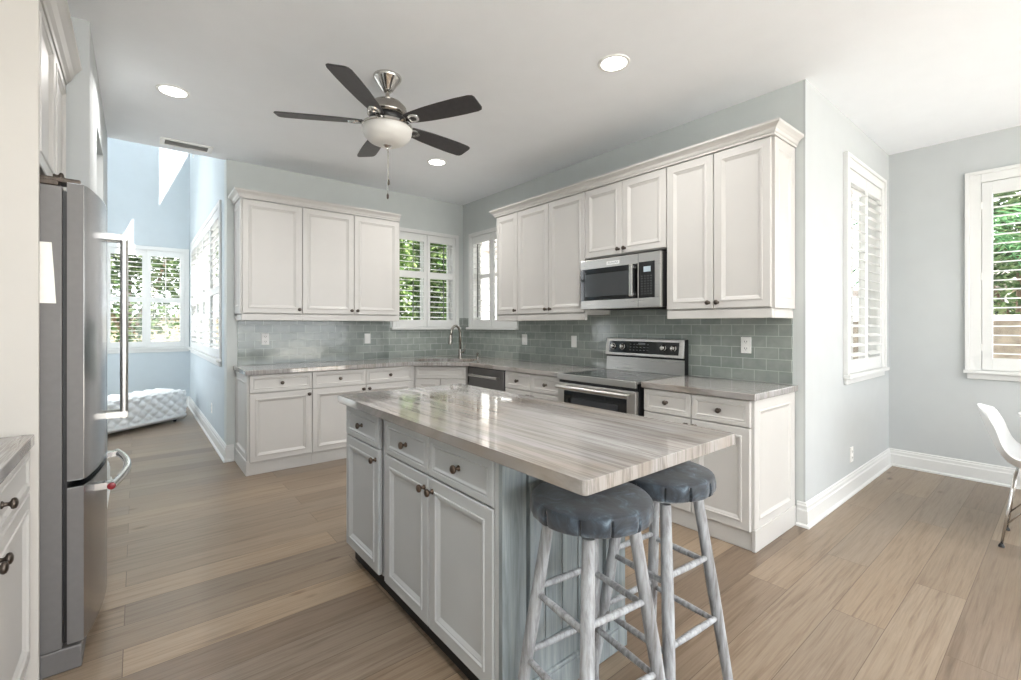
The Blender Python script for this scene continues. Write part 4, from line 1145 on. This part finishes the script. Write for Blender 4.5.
for i, (x, y, lb) in enumerate(((-1.4, 2.4, 'leafy green shrub outside the sink window, at its left side'), (-.1, 2.5, 'leafy green shrub seen through the left shutter over the sink'),
                              (1.15, 2.7, 'leafy green shrub seen through the right shutter over the sink'))):
    tree('garden_shrub', lb, (x, y), 3.4, CR, .05, 'leaf', .15, 1000, 20 + i, 'shrub', 'shrubs outside the sink window')
CT = [((0, 0, 2.2), (1.3, 1.1, 1.0)), ((.7, .3, 3.2), (1.2, 1.1, .9)), ((-.7, -.2, 3.3), (1.2, 1.0, .9)), ((0, .2, 4.3), (1.2, 1.1, .9))]
for i, (x, y, lb) in enumerate(((-3.5, 7.6, 'tree with a brown trunk seen through the nook end shutters'), (.4, 7.2, 'tree behind the shrubs outside the sink window'),
                              (8.9, -4.5, 'tree seen in the upper part of the right-edge window'))):
    tree('garden_tree', lb, (x, y), 4.4, CT, .13, 'leafdark', .16, 1300, 40 + i, 'tree', 'trees in the garden')
def fence(label, p0, p1, h, mat='stucco'):
    a = math.atan2(p1[1] - p0[1], p1[0] - p0[0]); Ln = math.hypot(p1[0] - p0[0], p1[1] - p0[1])
    t = thing('garden_wall', label, 'garden wall', (p0[0], p0[1], -.3), a)
    obj('wall_body', MB().box(0, Ln, -.08, .08, 0, h - .08), mat, t)
    obj('cap', MB().box(-.02, Ln + .02, -.12, .12, h - .08, h), 'stuccowhite', t, bevel=.01)
    return t
fence('low cream garden wall beyond the nook window', (-7.5, 9.9), (0, 9.9), 1.9)
fence('grey-brown stone garden wall seen low through the right-edge window', (6.2, -8.5), (6.2, -1.5), 1.75, 'rubble')
def house(name, label, loc, sx, sy, h, mat):
    t = thing(name, label, 'house', (loc[0], loc[1], -.3))
    w_ = obj('walls', MB().box(-sx / 2, sx / 2, -sy / 2, sy / 2, 0, h), mat, t)
    e = .45
    obj('roof', MB().add([(-sx / 2 - e, -sy / 2 - e, h), (sx / 2 + e, -sy / 2 - e, h), (sx / 2 + e, sy / 2 + e, h), (-sx / 2 - e, sy / 2 + e, h), (-sx / 2 - e, -sy / 2 - e, h + .15), (sx / 2 + e, -sy / 2 - e, h + .15), (sx / 2 + e, sy / 2 + e, h + .15), (-sx / 2 - e, sy / 2 + e, h + .15), (0, -sy / 4, h + 1.3), (0, sy / 4, h + 1.3)],
        [(3, 2, 1, 0), (0, 1, 5, 4), (1, 2, 6, 5), (2, 3, 7, 6), (3, 0, 4, 7), (4, 5, 8), (5, 6, 9, 8), (6, 7, 9), (7, 4, 8, 9)]), 'roof', t)
    for q in (-.25, .2):
        f_ = obj('window', MB().box(-sx / 2 - .05, -sx / 2 + .02, sy * q - .6, sy * q + .6, 1.2, 2.5), 'trim', t)
        obj('pane', MB().box(-sx / 2 - .06, -sx / 2 - .04, sy * q - .5, sy * q + .5, 1.3, 2.4), 'blackglass', f_)
    return t
house('neighbour_house', 'white neighbouring house seen bright through the corner shutters', (7.0, 7.2), 8.5, 4.0, 3.6, 'stuccowhite')
house('neighbour_house', 'cream neighbouring house behind the right-edge window', (14.6, -5.0), 5.0, 7.0, 2.4, 'stucco')
# palm outside the right-edge window
t = thing('palm_tree', 'palm with arching green fronds outside the right-edge window', 'palm', (4.9, -4.2, -.3))
obj('trunk', MB().tube([(0, 0, 0), (.05, .02, 1.5), (.0, .0, 2.75)], [.13, .10, .09], 12), 'bark', t, smooth=True)
rnd = random.Random(5)
for k in range(16):
    a = 2 * PI * k / 16 + rnd.uniform(-.1, .1); el = rnd.uniform(.0, .9); m = MB(); Lf = rnd.uniform(1.5, 1.9); prev = None
    for i in range(22):
        s = i / 21; r = Lf * s * math.cos(el * .6); z = 2.75 + Lf * (math.sin(el) * s - .75 * s * s)
        p = Vector((r * math.cos(a), r * math.sin(a), z)); tang = Vector((math.cos(a), math.sin(a), .1)); side = Vector((-math.sin(a), math.cos(a), 0))
        ll = .42 * math.sin(PI * (.12 + .85 * s)); w_ = .016
        for sg in (-1, 1):
            tip = p + side * sg * ll + tang * ll * .55 + Vector((0, 0, -ll * .35))
            m.add([p - tang * w_, p + tang * w_, tip], [(0, 1, 2)])
        if prev is not None: m.tube([prev, p], .008, 5)
        prev = p
    obj('frond', m, 'palm', t)
